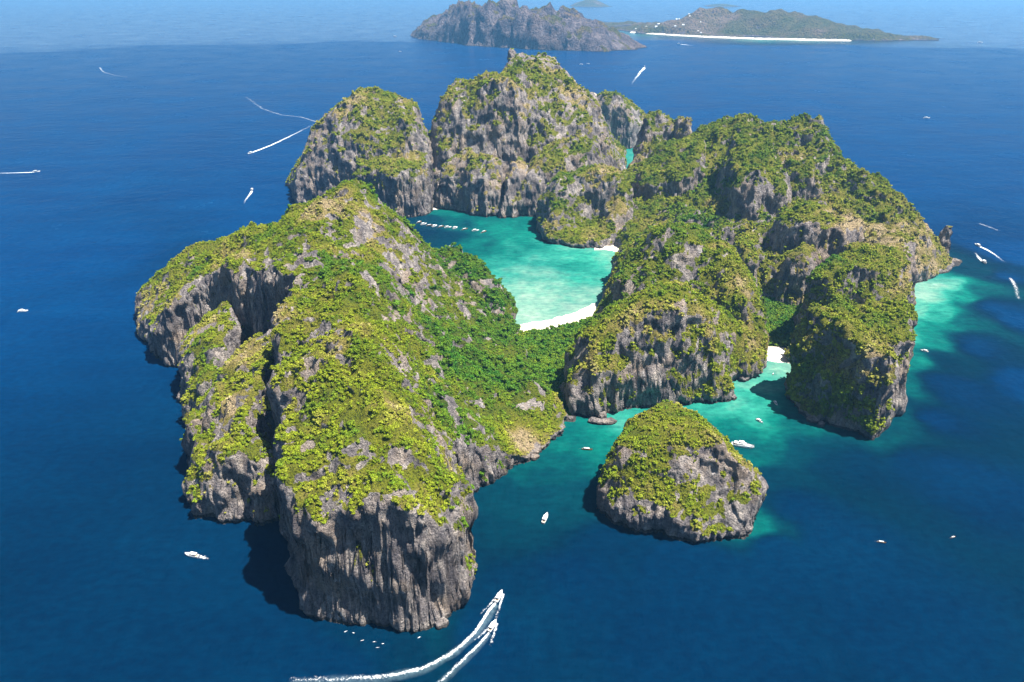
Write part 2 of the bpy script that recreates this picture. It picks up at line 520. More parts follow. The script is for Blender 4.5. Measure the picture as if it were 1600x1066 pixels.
SHRUBS = bpy.data.collections.new('shrub_kinds')     # source shapes for the plant cover, never linked on their own
for i in range(5):
    me = leaf_clump('shrub', M_SHRUB, 105, 1.0, 1.15 + 0.17*i, 0.28, seed=40+i)
    o = bpy.data.objects.new('shrub', me)
    SHRUBS.objects.link(o)

def scatter_group():
    ng = bpy.data.node_groups.new('plant_scatter', 'GeometryNodeTree')
    ng.interface.new_socket('Geometry', in_out='INPUT', socket_type='NodeSocketGeometry')
    ng.interface.new_socket('Geometry', in_out='OUTPUT', socket_type='NodeSocketGeometry')
    N = ng.nodes
    gi = N.new('NodeGroupInput'); go = N.new('NodeGroupOutput')
    ci = N.new('GeometryNodeCollectionInfo')
    ci.inputs['Collection'].default_value = SHRUBS
    ci.inputs['Separate Children'].default_value = True
    ci.inputs['Reset Children'].default_value = True
    iop = N.new('GeometryNodeInstanceOnPoints')
    iop.inputs['Pick Instance'].default_value = True
    def named(nm, dt):
        n = N.new('GeometryNodeInputNamedAttribute'); n.data_type = dt
        n.inputs['Name'].default_value = nm
        return n.outputs[0]
    ng.links.new(gi.outputs[0], iop.inputs['Points'])
    ng.links.new(ci.outputs[0], iop.inputs['Instance'])
    ng.links.new(named('kind_i', 'INT'), iop.inputs['Instance Index'])
    e = N.new('FunctionNodeEulerToRotation')
    ng.links.new(named('rot', 'FLOAT_VECTOR'), e.inputs[0])
    ng.links.new(e.outputs[0], iop.inputs['Rotation'])
    ng.links.new(named('scl', 'FLOAT_VECTOR'), iop.inputs['Scale'])
    ng.links.new(iop.outputs[0], go.inputs[0])
    return ng
SCATTER = scatter_group()

def plant_cover(name, pos, nrm, tint, size, label):
    n = len(pos)
    me = bpy.data.meshes.new(name)
    me.vertices.add(n)
    me.vertices.foreach_set('co', pos.astype(np.float32).ravel())
    me.attributes.new('tint', 'FLOAT', 'POINT').data.foreach_set('value', tint.astype(np.float32))
    me.attributes.new('kind_i', 'INT', 'POINT').data.foreach_set('value', RNG.integers(0, 5, n).astype(np.int32))
    rot = np.stack([-nrm[:, 1]*0.4, nrm[:, 0]*0.4, RNG.uniform(0, 6.283, n)], 1)
    rot[:, :2] = RNG.normal(0, .18, (n, 2))
    me.attributes.new('rot', 'FLOAT_VECTOR', 'POINT').data.foreach_set('vector', rot.astype(np.float32).ravel())
    scl = np.stack([size, size*RNG.uniform(.85, 1.15, n), size*RNG.uniform(.75, 1.25, n)], 1)
    me.attributes.new('scl', 'FLOAT_VECTOR', 'POINT').data.foreach_set('vector', scl.astype(np.float32).ravel())
    o = link(name, me)
    md = o.modifiers.new('scatter', 'NODES')
    md.node_group = SCATTER
    tag(o, label, None, None, 'stuff')
    return o

# ------------------------------------------------------------------ rock masses
def scatter_on(V, F, dens, count):
    a = np.linalg.norm(np.cross(V[F[:, 1]]-V[F[:, 0]], V[F[:, 2]]-V[F[:, 0]]), axis=1) * 0.5
    wgt = a * dens[F].mean(1)
    tot = wgt.sum()
    if tot <= 0:
        return np.zeros((0, 3)), np.zeros(0, int), None
    idx = RNG.choice(len(F), size=count, p=wgt/tot)
    r1 = np.sqrt(RNG.random(count)); r2 = RNG.random(count)
    bc = np.stack([1-r1, r1*(1-r2), r1*r2], 1)
    return (V[F[idx]] * bc[..., None]).sum(1), idx, bc

SURF = {}

def massif(key, name, label, blobs, res, cat=None, kind='structure', plants=None, plant_area=9.0, plant_size=(1.6, 3.2), k=1.0, mat=None, edge=None, mask=None, vegbias=0.0):
    allp = np.array([p for b in blobs for p in b.poly])
    pad = 14 * k
    x0, y0 = allp.min(0) - pad; x1, y1 = allp.max(0) + pad
    xs = np.arange(x0, x1, res); ys = np.arange(y0, y1, res)
    X, Y = np.meshgrid(xs, ys)
    X = X + RNG.uniform(-.28, .28, X.shape)*res; Y = Y + RNG.uniform(-.28, .28, Y.shape)*res
    Z = np.full(X.shape, -6.0)
    for b in blobs:
        px, py = np.array(b.poly).min(0) - pad, np.array(b.poly).max(0) + pad
        i0, i1 = np.searchsorted(xs, [px[0]-res, py[0]+res]); j0, j1 = np.searchsorted(ys, [px[1]-res, py[1]+res])
        sl = (slice(j0, j1), slice(i0, i1))
        Z[sl] = np.maximum(Z[sl], b.height(X[sl], Y[sl], k))
    ny, nx = X.shape
    V = np.stack([X.ravel(), Y.ravel(), Z.ravel()], 1)
    q = np.arange(ny*nx).reshape(ny, nx)
    quads = np.stack([q[:-1, :-1].ravel(), q[:-1, 1:].ravel(), q[1:, 1:].ravel(), q[1:, :-1].ravel()], 1)
    quads = quads[V[quads, 2].max(1) > -3.5]
    # split along the diagonal that follows the relief
    za, zb = np.abs(V[quads[:, 0], 2]-V[quads[:, 2], 2]), np.abs(V[quads[:, 1], 2]-V[quads[:, 3], 2])
    alt = zb < za
    F = np.concatenate([quads[~alt][:, [0, 1, 2]], quads[~alt][:, [0, 2, 3]], quads[alt][:, [0, 1, 3]], quads[alt][:, [1, 2, 3]]])
    used, inv = np.unique(F, return_inverse=True)
    V = V[used]; F = inv.reshape(-1, 3)
    V, F = refine(V, F, edge or res*2.2, 3)
    # weathering: flutes, ledges and pockets pushed along the surface normal
    n = vnormals(V, F)
    steep = sstep(0.15, 0.75, 1 - n[:, 2])
    x, y, z = V[:, 0]/k, V[:, 1]/k, V[:, 2]/k
    d = steep * (2.6*(ridged(x/17, y/17, z/80) - .55) + 1.6*(ridged(x/6.5, y/6.5, z/30) - .5) + 8.5*noise3(x/38, y/38, z/34+9) + 4.2*noise3(x/15, y/15, z/13+3) + 1.9*noise3(x/4.6, y/4.6, z/6) - 3.0*np.clip(1-np.abs(noise3(x/21+7, y/21, z/60))/.10, 0, 1))
    d += (1-steep) * (1.0*noise3(x/9, y/9, z/9) + .5*noise3(x/3.6, y/3.6, z/3.6))
    d -= steep * 3.2 * np.exp(-((z-1.2)/2.2)**2)                    # sea notch at the waterline
    d *= k * sstep(-3, 2, z)
    hn = n.copy(); hn[:, 2] *= 0.35
    V = V + hn * d[:, None]
    n = vnormals(V, F)
    # plant cover
    x, y, z = V[:, 0], V[:, 1], V[:, 2]
    bare = shepard(_BP, x, y) if k < 2 else np.zeros(len(V))
    nz = n[:, 2] + .42*noise3(x/(34*k), y/(34*k), z/(34*k)) + .34*noise3(x/(12*k), y/(12*k), z/(12*k)) + .2*noise3(x/(5*k), y/(5*k), z/(5*k)) + bare*.75 + vegbias
    veg = sstep(.36, .56, nz) * sstep(4*min(k, 1.5), 11*min(k, 1.5), z + 3*noise3(x/12, y/12, 0.5))
    tint = shepard(_TP, x, y) if k < 2 else np.full(len(V), .62)
    tint = tint + .30*sstep(.14, .36, noise3(x/(70*k)+31, y/(70*k), z/(70*k)))*(tint > .25) + .24*noise3(x/(42*k), y/(42*k), z/(42*k)) + .20*noise3(x/(13*k), y/(13*k), z/(13*k))
    me = np_mesh(name, V, F, mat or M_ROCK, True, {'veg': veg, 'tint': tint})
    o = link(name, me)
    tag(o, label, cat, None, kind)
    SURF[key] = (V, F, n, veg, tint)
    if plants:
        a = np.linalg.norm(np.cross(V[F[:, 1]]-V[F[:, 0]], V[F[:, 2]]-V[F[:, 0]]), axis=1).sum() * .5
        dens = veg ** 1.2 * (.07 + .93*sstep(-.10, .14, noise3(x/15, y/15, z/15+5) + .6*noise3(x/5, y/5, z/5+2)))
        dens *= 1 - .75*sstep(.68, .95, tint)
        vis = (n * (np.array([0, 0, CAM_H]) - V)).sum(1)
        cnt = int((a * (dens[F].mean(1) * np.linalg.norm(np.cross(V[F[:, 1]]-V[F[:, 0]], V[F[:, 2]]-V[F[:, 0]]), axis=1)).sum() / max(2*a, 1)) / plant_area)
        p, idx, bc = scatter_on(V, F, dens, cnt)
        fi = F[idx]
        tn = (tint[fi]*bc).sum(1)
        nn = n[fi[:, 0]]
        sz = RNG.uniform(plant_size[0], plant_size[1], cnt) * np.where(RNG.random(cnt) < .5, RNG.uniform(.4, .62, cnt), 1.08)
        sz *= np.where(tn < .2, 1.35, 1.0)
        p[:, 2] -= .25 * sz
        plant_cover(plants[0], p, nn, tn, sz, plants[1])
    print(key, len(V), len(F))
    return o

A_MAIN = Blob([(885,660),(870,685),(835,715),(800,745),(765,768),(725,790),(722,830),(737,865),(737,905),(715,945),(685,980),(640,983),(575,981),(520,978),(480,960),(465,925),(462,890),(448,822),
               w(-219,590), w(-234,650), w(-242,746), w(-296,797), w(-345,832), w(-370,868), w(-405,850), (270,578), (240,552), (222,530), (220,490),
               w(-562,1062), w(-500,1085), w(-400,1090), w(-300,1108), w(-240,1130), w(-180,1140), w(-120,1145), w(-60,1110), w(-15,1062), w(8,1012), w(5,968), w(10,920), w(22,860), w(42,790)],
              [(478,772,114),(520,747,122),(560,740,125),(640,770,118),(690,772,108),(705,738,112),(590,680,136),(590,620,150),(640,640,140),(480,620,136),(463,560,145),(465,470,163),(560,520,172),
               (447,430,166),(540,420,176),(550,340,186),(548,291,192),(500,317,174),(460,337,162),(430,350,152),(400,385,150),(400,415,150),(335,420,128),(325,377,120),(280,407,90),(232,466,45),(238,500,40),(285,428,92),
               (600,318,178),(640,365,120),(680,410,58),(700,402,52),(730,418,48),(760,440,40),(795,484,20),(620,400,132),(650,460,90),(720,480,50),(750,530,42),(700,560,66),(640,560,122),(690,640,90),(640,480,128),(600,470,160),
               w(-400,1062,100),w(-500,1062,55),w(-545,1045,38),w(-300,1085,125),w(-226,1100,145),w(-160,1105,95),w(-110,1120,55),(760,640,40),(800,600,32),(850,600,26),(835,598,44),(860,650,14),(740,720,46),(720,750,60),(790,700,24)], 10, 3.6, 1.35)
A_FRONT = Blob([(440,819),(400,821),(350,811),(310,801),(293,790),(300,755),(298,720),(303,690),(298,665),w(-345,742),w(-300,748),w(-248,742),w(-241,700),w(-240,650),w(-226,590),w(-211,541)],
               [(350,690,70),(400,700,72),(440,720,68),(340,600,86),(400,600,96),(445,522,112),(400,547,100),(360,590,90),(440,600,104),(450,680,80),(310,650,42),(312,700,40)], 16, 2.6, 1.4)
A_BENCH = Blob([(298,668),(285,600),(277,582),w(-425,832),w(-392,852),w(-345,845),w(-322,812),w(-318,760),w(-322,705)],
               [(365,477,98),(320,512,84),(300,550,66),(350,560,86),(362,540,90),(290,585,45)], 14, 2.6)
A_KNOB = Blob([w(-128,1062),w(-95,1098),w(-35,1068),w(4,1015),w(6,960),w(-22,948),w(-75,985),w(-118,1025)],
              [(692,398,82),(730,409,74),(762,431,62),(796,482,28),(722,440,66),(765,475,44),(700,425,70)], 26, 2.0, .8, .7)
A_SPUR = Blob([(293,791),(328,806),(345,770),(335,700),(312,690),(298,720)], [(325,715,52),(315,750,40),(330,760,42)], 14, 2.0)
massif('A', 'headland', 'large near headland with tall grey front cliff, dark wall and yellow-green top', [A_MAIN, A_FRONT, A_BENCH, A_SPUR, A_KNOB], 2.1,
       plants=('shrub_cover', 'yellow-green shrubs covering the near headland'), plant_area=2.9, plant_size=(1.0, 2.4))

K1 = Blob([(928,790),(932,807),(960,826),(1000,838),(1050,843),(1110,846),(1165,850),(1185,835),(1191,800),w(238,585),w(222,612),w(190,635),w(150,640),w(110,622),w(85,595)],
          [(1045,657,77),(1090,662,79),(1000,678,73),(960,720,54),(1132,683,84),(1139,708,70),(1166,734,57),(1187,756,43),(1080,740,58),(1060,770,42),(960,770,32),(940,760,30),(1120,770,36),w(218,602,38),w(198,620,58),w(236,582,24),w(150,634,74),w(92,612,44),w(112,620,62),(985,692,70),(1132,695,74),(1142,732,58)], 10, 3.2, .6)
massif('K', 'rocky_islet', 'small round limestone islet standing alone in front of the bay', [K1], 1.4, cat='islet', kind='thing', vegbias=-.1,
       plants=('shrub_cover', 'bright shrubs on the small lone islet'), plant_area=2.9, plant_size=(1.0, 2.3))

F1 = Blob([(880,610),(878,640),(885,658),(925,651),(960,646),(1010,640),(1060,632),(1110,628),(1147,622),(1140,605),(1175,591),w(322,850),w(290,890),w(200,905),w(120,880),w(85,840)],
          [(1035,441,128),(980,472,114),(1090,462,119),(930,520,88),(900,560,60),(1120,510,95),(1140,560,55),(1160,560,45),(1010,520,108),(950,560,75),(1060,540,100),w(200,888,84),w(150,880,78),w(250,880,80)], 34, 2.3)
F2 = Blob([w(188,1200),w(165,1130),w(135,1030),w(122,980),w(135,915),w(200,885),w(290,860),(1196,562),w(346,900),w(350,960),w(330,1040),w(290,1110),w(240,1185)],
          [(1060,350,142),(1020,376,132),(980,430,96),(950,480,52),(1100,374,134),(1140,422,112),(1170,470,85),(1190,520,42),(1000,442,88),(1080,424,116),w(200,905,64),w(250,900,70),w(160,925,48),w(150,1040,58),w(140,980,46),w(175,1115,66),w(215,1150,78),w(270,1115,85),w(310,1040,80)], 30, 2.4)
massif('F', 'limestone_dome', 'twin rounded dome between the big lagoon and the small bay', [F1, F2], 2.4,
       plants=('shrub_cover', 'dense olive shrubs on the twin rounded dome'), plant_area=4.4, plant_size=(1.3, 2.9))

J1 = Blob([w(366,870),w(385,842),w(440,838),w(505,850),w(545,905),(1405,515),(1417,500),(1410,485),(1414,465),w(560,1082),w(480,1020),w(400,940)],
          [(1330,430,110),(1290,450,95),(1370,450,92),(1395,485,62),(1260,500,50),(1380,505,50),(1330,505,46),(1350,462,100)], 26, 2.2)
J2 = Blob([(1237,625),(1250,645),(1270,656),(1310,668),(1355,684),(1378,668),(1395,640),(1408,585),w(492,812),w(430,810),w(370,805),w(340,785)],
          [(1350,508,108),(1380,546,99),(1310,520,98),(1402,540,95),(1290,540,86),(1262,580,48),(1300,615,42),(1335,620,56),(1270,620,20),(1330,560,92),(1375,580,92),(1360,540,100)], 17, 2.6)
massif('J', 'bluff', 'steep bluff at the right of the small bay with a sheer brown cliff', [J1, J2], 2.0, vegbias=.05,
       plants=('shrub_cover', 'shrubs over the steep bluff at the right'), plant_area=4.2, plant_size=(1.3, 2.8))

D1 = Blob([(840,350),(838,362),(845,374),(860,381),(900,388),(935,389),w(205,1345),w(240,1400),w(250,1500),w(200,1560),w(110,1560),w(60,1530)],
          [(900,274,112),(870,300,86),(850,325,62),(935,277,110),(960,290,100),(930,330,48),w(124,1500,80),w(200,1500,95)], 44, 1.8, 1.3)
D2 = Blob([w(195,1325),w(200,1250),w(230,1190),w(300,1150),w(350,1090),w(440,1050),w(520,1050),w(590,1029),(1414,462),(1420,446),(1450,436),(1480,426),(1500,416),(1498,405),
           w(778,1258),w(712,1318),w(690,1450),w(690,1600),w(610,1720),w(480,1820),w(380,1850),w(300,1800),w(240,1650),w(200,1560)],
          [(1045,197,148),(1095,192,180),(1130,205,178),(1180,208,182),(1215,196,186),(1250,192,190),(1285,201,182),(1310,231,160),(1355,275,140),(1385,281,128),(1400,306,112),(1425,324,94),(1445,355,64),(1465,380,34),(1492,410,6),
           (1050,255,108),(1000,295,76),(1100,292,92),(1000,330,48),(1060,322,72),(1150,348,66),(1250,278,118),(1300,305,112),(1340,332,96),(1370,370,75),(1400,400,50),(1410,440,12),(1440,400,44),(1470,400,22),(1350,400,68),
           (1200,425,42),(1217,470,12),(1090,340,66),w(400,1740,95),w(480,1690,100),w(585,1640,95),w(660,1530,85),w(690,1420,70),w(700,1350,42),w(735,1290,38),w(330,1700,85)], 30, 2.2, 2.1)
D3 = Blob([w(392,1292),w(414,1264),w(440,1256),w(472,1262),w(500,1300),w(508,1390),w(470,1445),w(408,1445),w(378,1380)],
          [(1170,217,184),(1135,238,166),(1202,244,164),(1178,278,144),(1145,286,136),(1205,280,140)], 26, 2.1, 1.3)
D4 = Blob([w(418,1125),w(460,1075),w(500,1058),w(530,1080),w(562,1130),w(540,1185),w(470,1200),w(420,1170)],
          [(1260,322,128),(1290,345,120),(1320,347,116),(1232,352,108),(1280,330,124)], 18, 2.6)
D5 = Blob([w(540,1500),w(600,1500),w(640,1540),w(640,1590),w(570,1600),w(520,1560)], [(1250,192,192),(1220,205,176),(1290,208,178),w(585,1600,150)], 34, 2.0)
D8 = Blob([(985,270,108),(1012,276,108),(1060,282,112),(1092,276,116),(1118,238,145),(1112,207,165),w(430,1640),w(380,1700),w(330,1680),(1010,240,125)],
          [(1090,214,168),(1040,238,142),(1000,258,120),(1060,262,126),(1100,246,146),(1075,225,158),w(380,1690,110)], 24, 2.3, 1.3)
D9 = Blob([(1212,282,128),(1250,292,124),(1296,290,130),(1318,255,145),(1290,222,160),(1240,226,165),(1214,250,150)],
          [(1260,236,162),(1232,268,142),(1290,270,146),(1265,262,150)], 26, 2.0, 1.4)
D10 = Blob([(1140,425,45),(1180,432,42),(1205,400,58),(1190,360,80),(1160,352,80),(1140,380,65)], [(1165,370,84),(1185,390,72),(1155,400,66)], 22, 1.9, 1.3)
D11 = Blob([(1215,462,20),(1262,470,18),(1290,440,40),(1280,400,72),(1235,385,82),(1212,410,60)], [(1240,400,84),(1262,420,74),(1230,430,60)], 24, 1.9, 1.3)
D6 = Blob([w(362,1715),w(408,1690),w(425,1760),w(380,1795)], [(1045,193,160),(1040,205,152),(1060,200,158)], 16, 2.2)
D7 = Blob([w(640,1290),w(690,1270),w(735,1228),w(745,1240),w(700,1300),w(655,1330)], [(1385,283,130),(1425,322,98),(1447,354,66),(1400,300,122)], 12, 2.4)
massif('D', 'ridge', 'long back ridge right of the lagoon with dry straw slopes at its tip', [D1, D2, D3, D4, D5, D6, D7, D8, D9, D10, D11], 2.8,
       plants=('shrub_cover', 'dark olive shrubs covering the long ridge behind the dome'), plant_area=6.5, plant_size=(1.6, 3.3))

B1 = Blob([w(-560,1800),(455,300),(465,318),w(-400,1592),w(-320,1560),w(-250,1565),w(-190,1575),w(-172,1630),w(-168,1700),w(-190,1790),w(-260,1850),w(-380,1880),w(-500,1860)],
          [(590,143,228),(520,171,200),(470,230,115),(490,205,150),(545,157,208),(640,162,210),(660,202,172),(560,215,152),(620,222,145),(500,240,120),(655,180,195),w(-300,1810,175),w(-420,1790,125),w(-200,1780,150),w(-500,1780,70)], 55, 1.9, 1.5)
B2 = Blob([w(-335,1548),(620,343),(650,340),(668,335),w(-176,1600),w(-250,1625),w(-340,1620)], [(620,260,104),(590,266,98),(650,272,95)], 15, 2.8)
massif('B', 'dome', 'far left limestone dome with a green cap and dark cliffs beside the lagoon mouth', [B1, B2], 3.2, vegbias=.08,
       plants=('shrub_cover', 'shrubs capping the far left dome'), plant_area=11, plant_size=(1.9, 3.8))

C1 = Blob([w(-182,1622),w(-105,1608),w(-27,1600),w(20,1605),w(60,1660),w(50,1800),w(-60,1850),w(-150,1800),w(-196,1700)],
          [(720,127,250),(690,141,235),(667,166,204),(690,200,163),(760,131,252),(740,180,190),(790,170,215),w(-115,1800,200),w(-20,1820,190)], 55, 1.8, 1.8)
C2 = Blob([w(-40,1665),w(60,1618),w(170,1612),w(240,1700),w(300,1950),w(322,2150),w(200,2200),w(0,2150),w(-60,1950),w(-60,1800)],
          [(765,116,255),(795,97,272),(860,98,265),(885,121,245),(920,146,220),(950,176,180),(958,215,112),(870,180,185),(820,150,230),(840,230,130),(900,222,138),(930,242,108),w(0,2060,200),w(100,2090,190),w(220,2050,110),w(-50,1900,200)], 60, 1.8, 1.8)
C3 = Blob([w(-170,1596),w(-105,1550),w(-50,1522),w(-22,1540),w(-15,1640),w(-90,1665),w(-150,1640)], [(745,252,108),(700,275,84),(775,270,92)], 34, 1.9, 1.6)
C8 = Blob([w(-22,1518),w(25,1520),w(45,1580),w(20,1660),w(-15,1640)], [(800,285,78),(830,270,92),(815,250,108)], 26, 1.8, 1.5)
C9 = Blob([w(-60,1660),w(10,1650),w(60,1690),w(40,1760),w(-50,1750)], [(770,175,192),(800,190,188),(830,165,205)], 40, 1.9, 1.6)
C4 = Blob([w(10,1522),w(60,1520),w(130,1530),w(200,1580),w(215,1650),w(100,1665),w(20,1620)], [(870,226,135),(850,250,112),(920,238,128)], 32, 1.9, 1.6)
C5 = Blob([w(-16,1935),w(14,1935),w(18,1975),w(-14,1978)], [w(-10,1950,304),w(10,1950,290),w(0,1975,285)], 10, 1.8, .5, .4)
C7 = Blob([w(-205,1690),w(-150,1690),w(-145,1765),w(-205,1765)], [w(0,0,140)], 26, 2.0)
C6 = Blob([w(70,1960),w(130,1960),w(140,2040),w(80,2050)], [w(70,1960,262),w(100,2000,276),w(140,2010,262)], 34, 1.8, 1.0)
massif('C', 'peak', 'highest grey peak at the back of the island with a small rock horn', [C1, C2, C3, C4, C5, C6, C7, C8, C9], 3.2, vegbias=.08,
       plants=('shrub_cover', 'shrubs on the ledges of the highest grey peak'), plant_area=11, plant_size=(1.9, 3.8))

E1 = Blob([w(275,2245),(985,232),(1020,226),(1029,212),w(460,2560),w(330,2560),w(235,2420),w(240,2300)],
          [(940,150,150),(960,152,145),(985,166,118),(1010,183,76),(1000,200,60),w(330,2500,70),w(420,2470,40),w(260,2450,90)], 34, 2.2)
massif('E', 'dome', 'small grey dome behind the highest peak beside the hidden lagoon', [E1], 5.0,
       plants=('shrub_cover', 'shrubs on the small grey dome behind the peak'), plant_area=16, plant_size=(2.2, 4.2))

I1 = Blob([(648,58),(672,63),(700,68),(750,72),(800,75),(850,79),(900,80),(950,81),(998,78),w(1010,5900),w(900,6400),w(600,7200),w(0,7500),w(-600,7600),w(-920,7400)],
          [(660,33,140),(680,23,188),(715,6,286),(745,18,228),(775,20,222),(800,16,242),(830,20,224),(860,21,218),(900,28,188),(930,38,142),(960,48,110),(985,64,50),(995,73,15),w(0,7000,170),w(-500,7200,150)], 190, 1.9, 3.0, 1.6)
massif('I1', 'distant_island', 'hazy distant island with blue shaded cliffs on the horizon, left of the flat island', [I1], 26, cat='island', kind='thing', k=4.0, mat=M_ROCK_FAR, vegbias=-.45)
I2 = Blob([(930,40),(965,48),(1000,52),(1060,54),(1100,57),(1180,60),(1250,61),(1320,63),(1380,64),(1462,64),w(3700,6900),w(3400,7600),w(2600,8600),w(1800,9300),w(1000,9500),w(700,9000)],
          [(960,27,150),(1020,19,190),(1100,17,192),(1150,20,175),(1200,26,155),(1250,35,120),(1300,43,80),(1350,52,40),(1400,52,55),(1440,57,25),(1050,45,25),(1100,48,40),(1000,44,40),(1200,48,50)], 150, 1.7, 2.0, 1.2)
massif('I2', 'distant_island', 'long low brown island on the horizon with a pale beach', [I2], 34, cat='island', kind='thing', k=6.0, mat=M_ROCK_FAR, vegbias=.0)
def far_isle(x, y, L, h, label, key):
    b = Blob([w(x-L, y-200), w(x-L*.3, y-400), w(x+L*.4, y-380), w(x+L, y-100), w(x+L*.8, y+400), w(x-L*.8, y+400)],
             [w(x-L*.7, y, h*.4), w(x, y, h), w(x+L*.5, y, h*.55), w(x+L*.9, y, h*.2), w(x, y+300, h*.8)], 240, 1.8, .5, .8)
    massif(key, 'distant_island', label, [b], 60, cat='island', kind='thing', k=6.0, mat=M_ROCK_FAR)
far_isle(ray(925, 11)[0], ray(925, 11)[1]+300, 420, 130, 'faint peaked islet lost in haze above the two islands', 'I3')
far_isle(ray(1135, 11)[0], ray(1135, 11)[1]+300, 380, 45, 'faint flat islet lost in haze above the long low island', 'I4')

def village():
    Vi = SURF['I2'][0]
    V = [(-1,-.6,-.3),(1,-.6,-.3),(1,.6,-.3),(-1,.6,-.3),(-1,-.6,.7),(1,-.6,.7),(1,.6,.7),(-1,.6,.7)]
    wall = np_mesh('wall', np.array(V)*12.0, np.array([(3,2,1,0),(0,1,5,4),(1,2,6,5),(2,3,7,6),(3,0,4,7)]), M_WHITE, False)
    Vr = [(-1.1,-.7,.66),(1.1,-.7,.66),(1.1,.7,.66),(-1.1,.7,.66),(-1.1,0,1.15),(1.1,0,1.15)]
    roof = bpy.data.meshes.new('roof'); roof.from_pydata([tuple(12*c for c in p) for p in Vr], [], [(0,1,5,4),(2,3,4,5),(3,0,4),(1,2,5),(3,2,1,0)]); roof.materials.append(M_CANVAS)
    r = random.Random(4)
    for i in range(26):
        if i < 16: px, py = r.uniform(1052, 1098), r.uniform(46.5, 54.5)
        else: px, py = r.uniform(975, 1030), r.uniform(46.5, 50.5)
        x, y, _ = ray(px, py, 12)
        z = float(Vi[np.argmin((Vi[:, 0]-x)**2 + (Vi[:, 1]-y)**2), 2])
        if z < 1: continue
        h = bpy.data.objects.new('house', None); COL.objects.link(h)
        h.location = (x, y, z); h.rotation_euler = (0, 0, r.uniform(-.5, .5)); sc = r.uniform(.5, .9); h.scale = (sc, sc, sc)
        if px > 1040:
            tag(h, 'tiny white house of the village above the pale beach of the low island', 'house', 'houses above the long distant beach')
        else:
            tag(h, 'tiny white house at the narrow left end of the low island', 'house', 'houses at the left end of the low island')
        link('wall', wall, h); link('roof', roof, h)
village()

# sea stack off the right tip
S1 = Blob([w(766,1262),w(774,1257),w(785,1262),w(787,1274),w(778,1281),w(768,1276)], [w(0,0,57)], 6, 2.6, .35, .30)
massif('S', 'sea_stack', 'dark slender sea stack standing off the right tip of the island', [S1], 1.4, cat='sea stack', kind='thing', vegbias=-.6)

# ------------------------------------------------------------------ lowland and beaches
def sheet(name, outline, zfun, res, mat, label, attrs=False):
    P = np.array(outline)
    xs = np.arange(P[:, 0].min()-res, P[:, 0].max()+res, res); ys = np.arange(P[:, 1].min()-res, P[:, 1].max()+res, res)
    X, Y = np.meshgrid(xs, ys)
    d = poly_dist(X + 2.5*noise2(X/11, Y/11, 3), Y + 2.5*noise2(X/11, Y/11, 8), outline)
    Z = zfun(X, Y, d)
    V = np.stack([X.ravel(), Y.ravel(), Z.ravel()], 1)
    q = np.arange(X.size).reshape(X.shape)
    quads = np.stack([q[:-1, :-1].ravel(), q[:-1, 1:].ravel(), q[1:, 1:].ravel(), q[1:, :-1].ravel()], 1)
    quads = quads[d.ravel()[quads].max(1) > -6]
    used, inv = np.unique(quads, return_inverse=True)
    V = V[used]; Fq = inv.reshape(-1, 4)
    F = np.concatenate([Fq[:, [0, 1, 2]], Fq[:, [0, 2, 3]]])
    dd = d.ravel()[used]
    at = {'veg': sstep(2, 8, dd), 'tint': np.clip(.12 + .25*noise2(V[:, 0]/14, V[:, 1]/14, 2), 0, 1)}
    o = link(name, np_mesh(name, V, F, mat, True, at))
    tag(o, label, None, None, 'structure')
    return V, F, dd

def low(X, Y, d):
    return np.clip(-1.0 + (d+4)*.45, -2.5, 3.6) + .5*noise2(X/12, Y/12, 4)*(d > 2)
LOW1 = [ray(803,522)[:2], ray(850,518)[:2], ray(900,506)[:2], ray(934,494)[:2], (165,960), (150,880), (110,830), (85,780), (70,716), (50,716), (30,760), (0,830), (-20,900), (-20,960)]
lv1, lf1, ld1 = sheet('lowland', LOW1, low, 3.0, M_ROCK, 'flat green lowland joining the headland and the dome')
LOW2 = [(330,885), ray(1203,546)[:2], ray(1238,549)[:2], (392,885), (420,960), (470,1020), (460,1080), (400,1080), (340,1010)]
lv2, lf2, ld2 = sheet('lowland', LOW2, low, 3.0, M_ROCK, 'green valley floor behind the small beach')

def beach(waterline, inland, label, res=1.5):
    P = [ray(*p)[:2] for p in waterline] + [ray(*p)[:2] for p in reversed(inland)]
    inl = [ray(*p)[:2] for p in inland]
    def zf(X, Y, d):
        wl = [ray(*p)[:2] for p in waterline]
        best = np.full(X.shape, 1e9)
        for (ax, ay), (bx, by) in zip(wl[:-1], wl[1:]):
            ex, ey = bx-ax, by-ay
            t = np.clip(((X-ax)*ex+(Y-ay)*ey)/(ex*ex+ey*ey), 0, 1)
            best = np.minimum(best, np.hypot(X-ax-t*ex, Y-ay-t*ey))
        return np.where(d > -1.0, .12 + np.minimum(best*.11, 3.2 if res < 5 else 9.0), -.6 + d*.12) + .12*noise2(X/5, Y/5, 6)
    sheet('beach', P, zf, res, M_SAND, label)
beach([(806,509),(830,504),(860,500),(890,491),(912,483),(930,474)], [(803,528),(830,524),(860,520),(890,512),(915,503),(936,494)], 'long white crescent beach at the head of the turquoise lagoon')
beach([(1195,563),(1210,565),(1226,567),(1244,570)], [(1197,545),(1210,545),(1226,547),(1242,550)], 'small pale beach at the head of the small front bay')
beach([(930,391),(945,390),(958,392),(968,397)], [(930,380),(945,380),(960,381),(970,385)], 'tiny white beach below the right ridge of the lagoon')
beach([(664,327),(676,328),(688,327)], [(664,318),(676,318),(688,319)], 'tiny white beach in the gap between dome and peak')
beach([(985,51.4),(1040,55),(1100,58.6),(1180,61.6),(1250,63.2),(1330,64.6)], [(985,50.4),(1040,54.0),(1100,57.5),(1180,60.5),(1250,62.0),(1330,63.5)], 'long pale beach of the distant low island', 22.0)

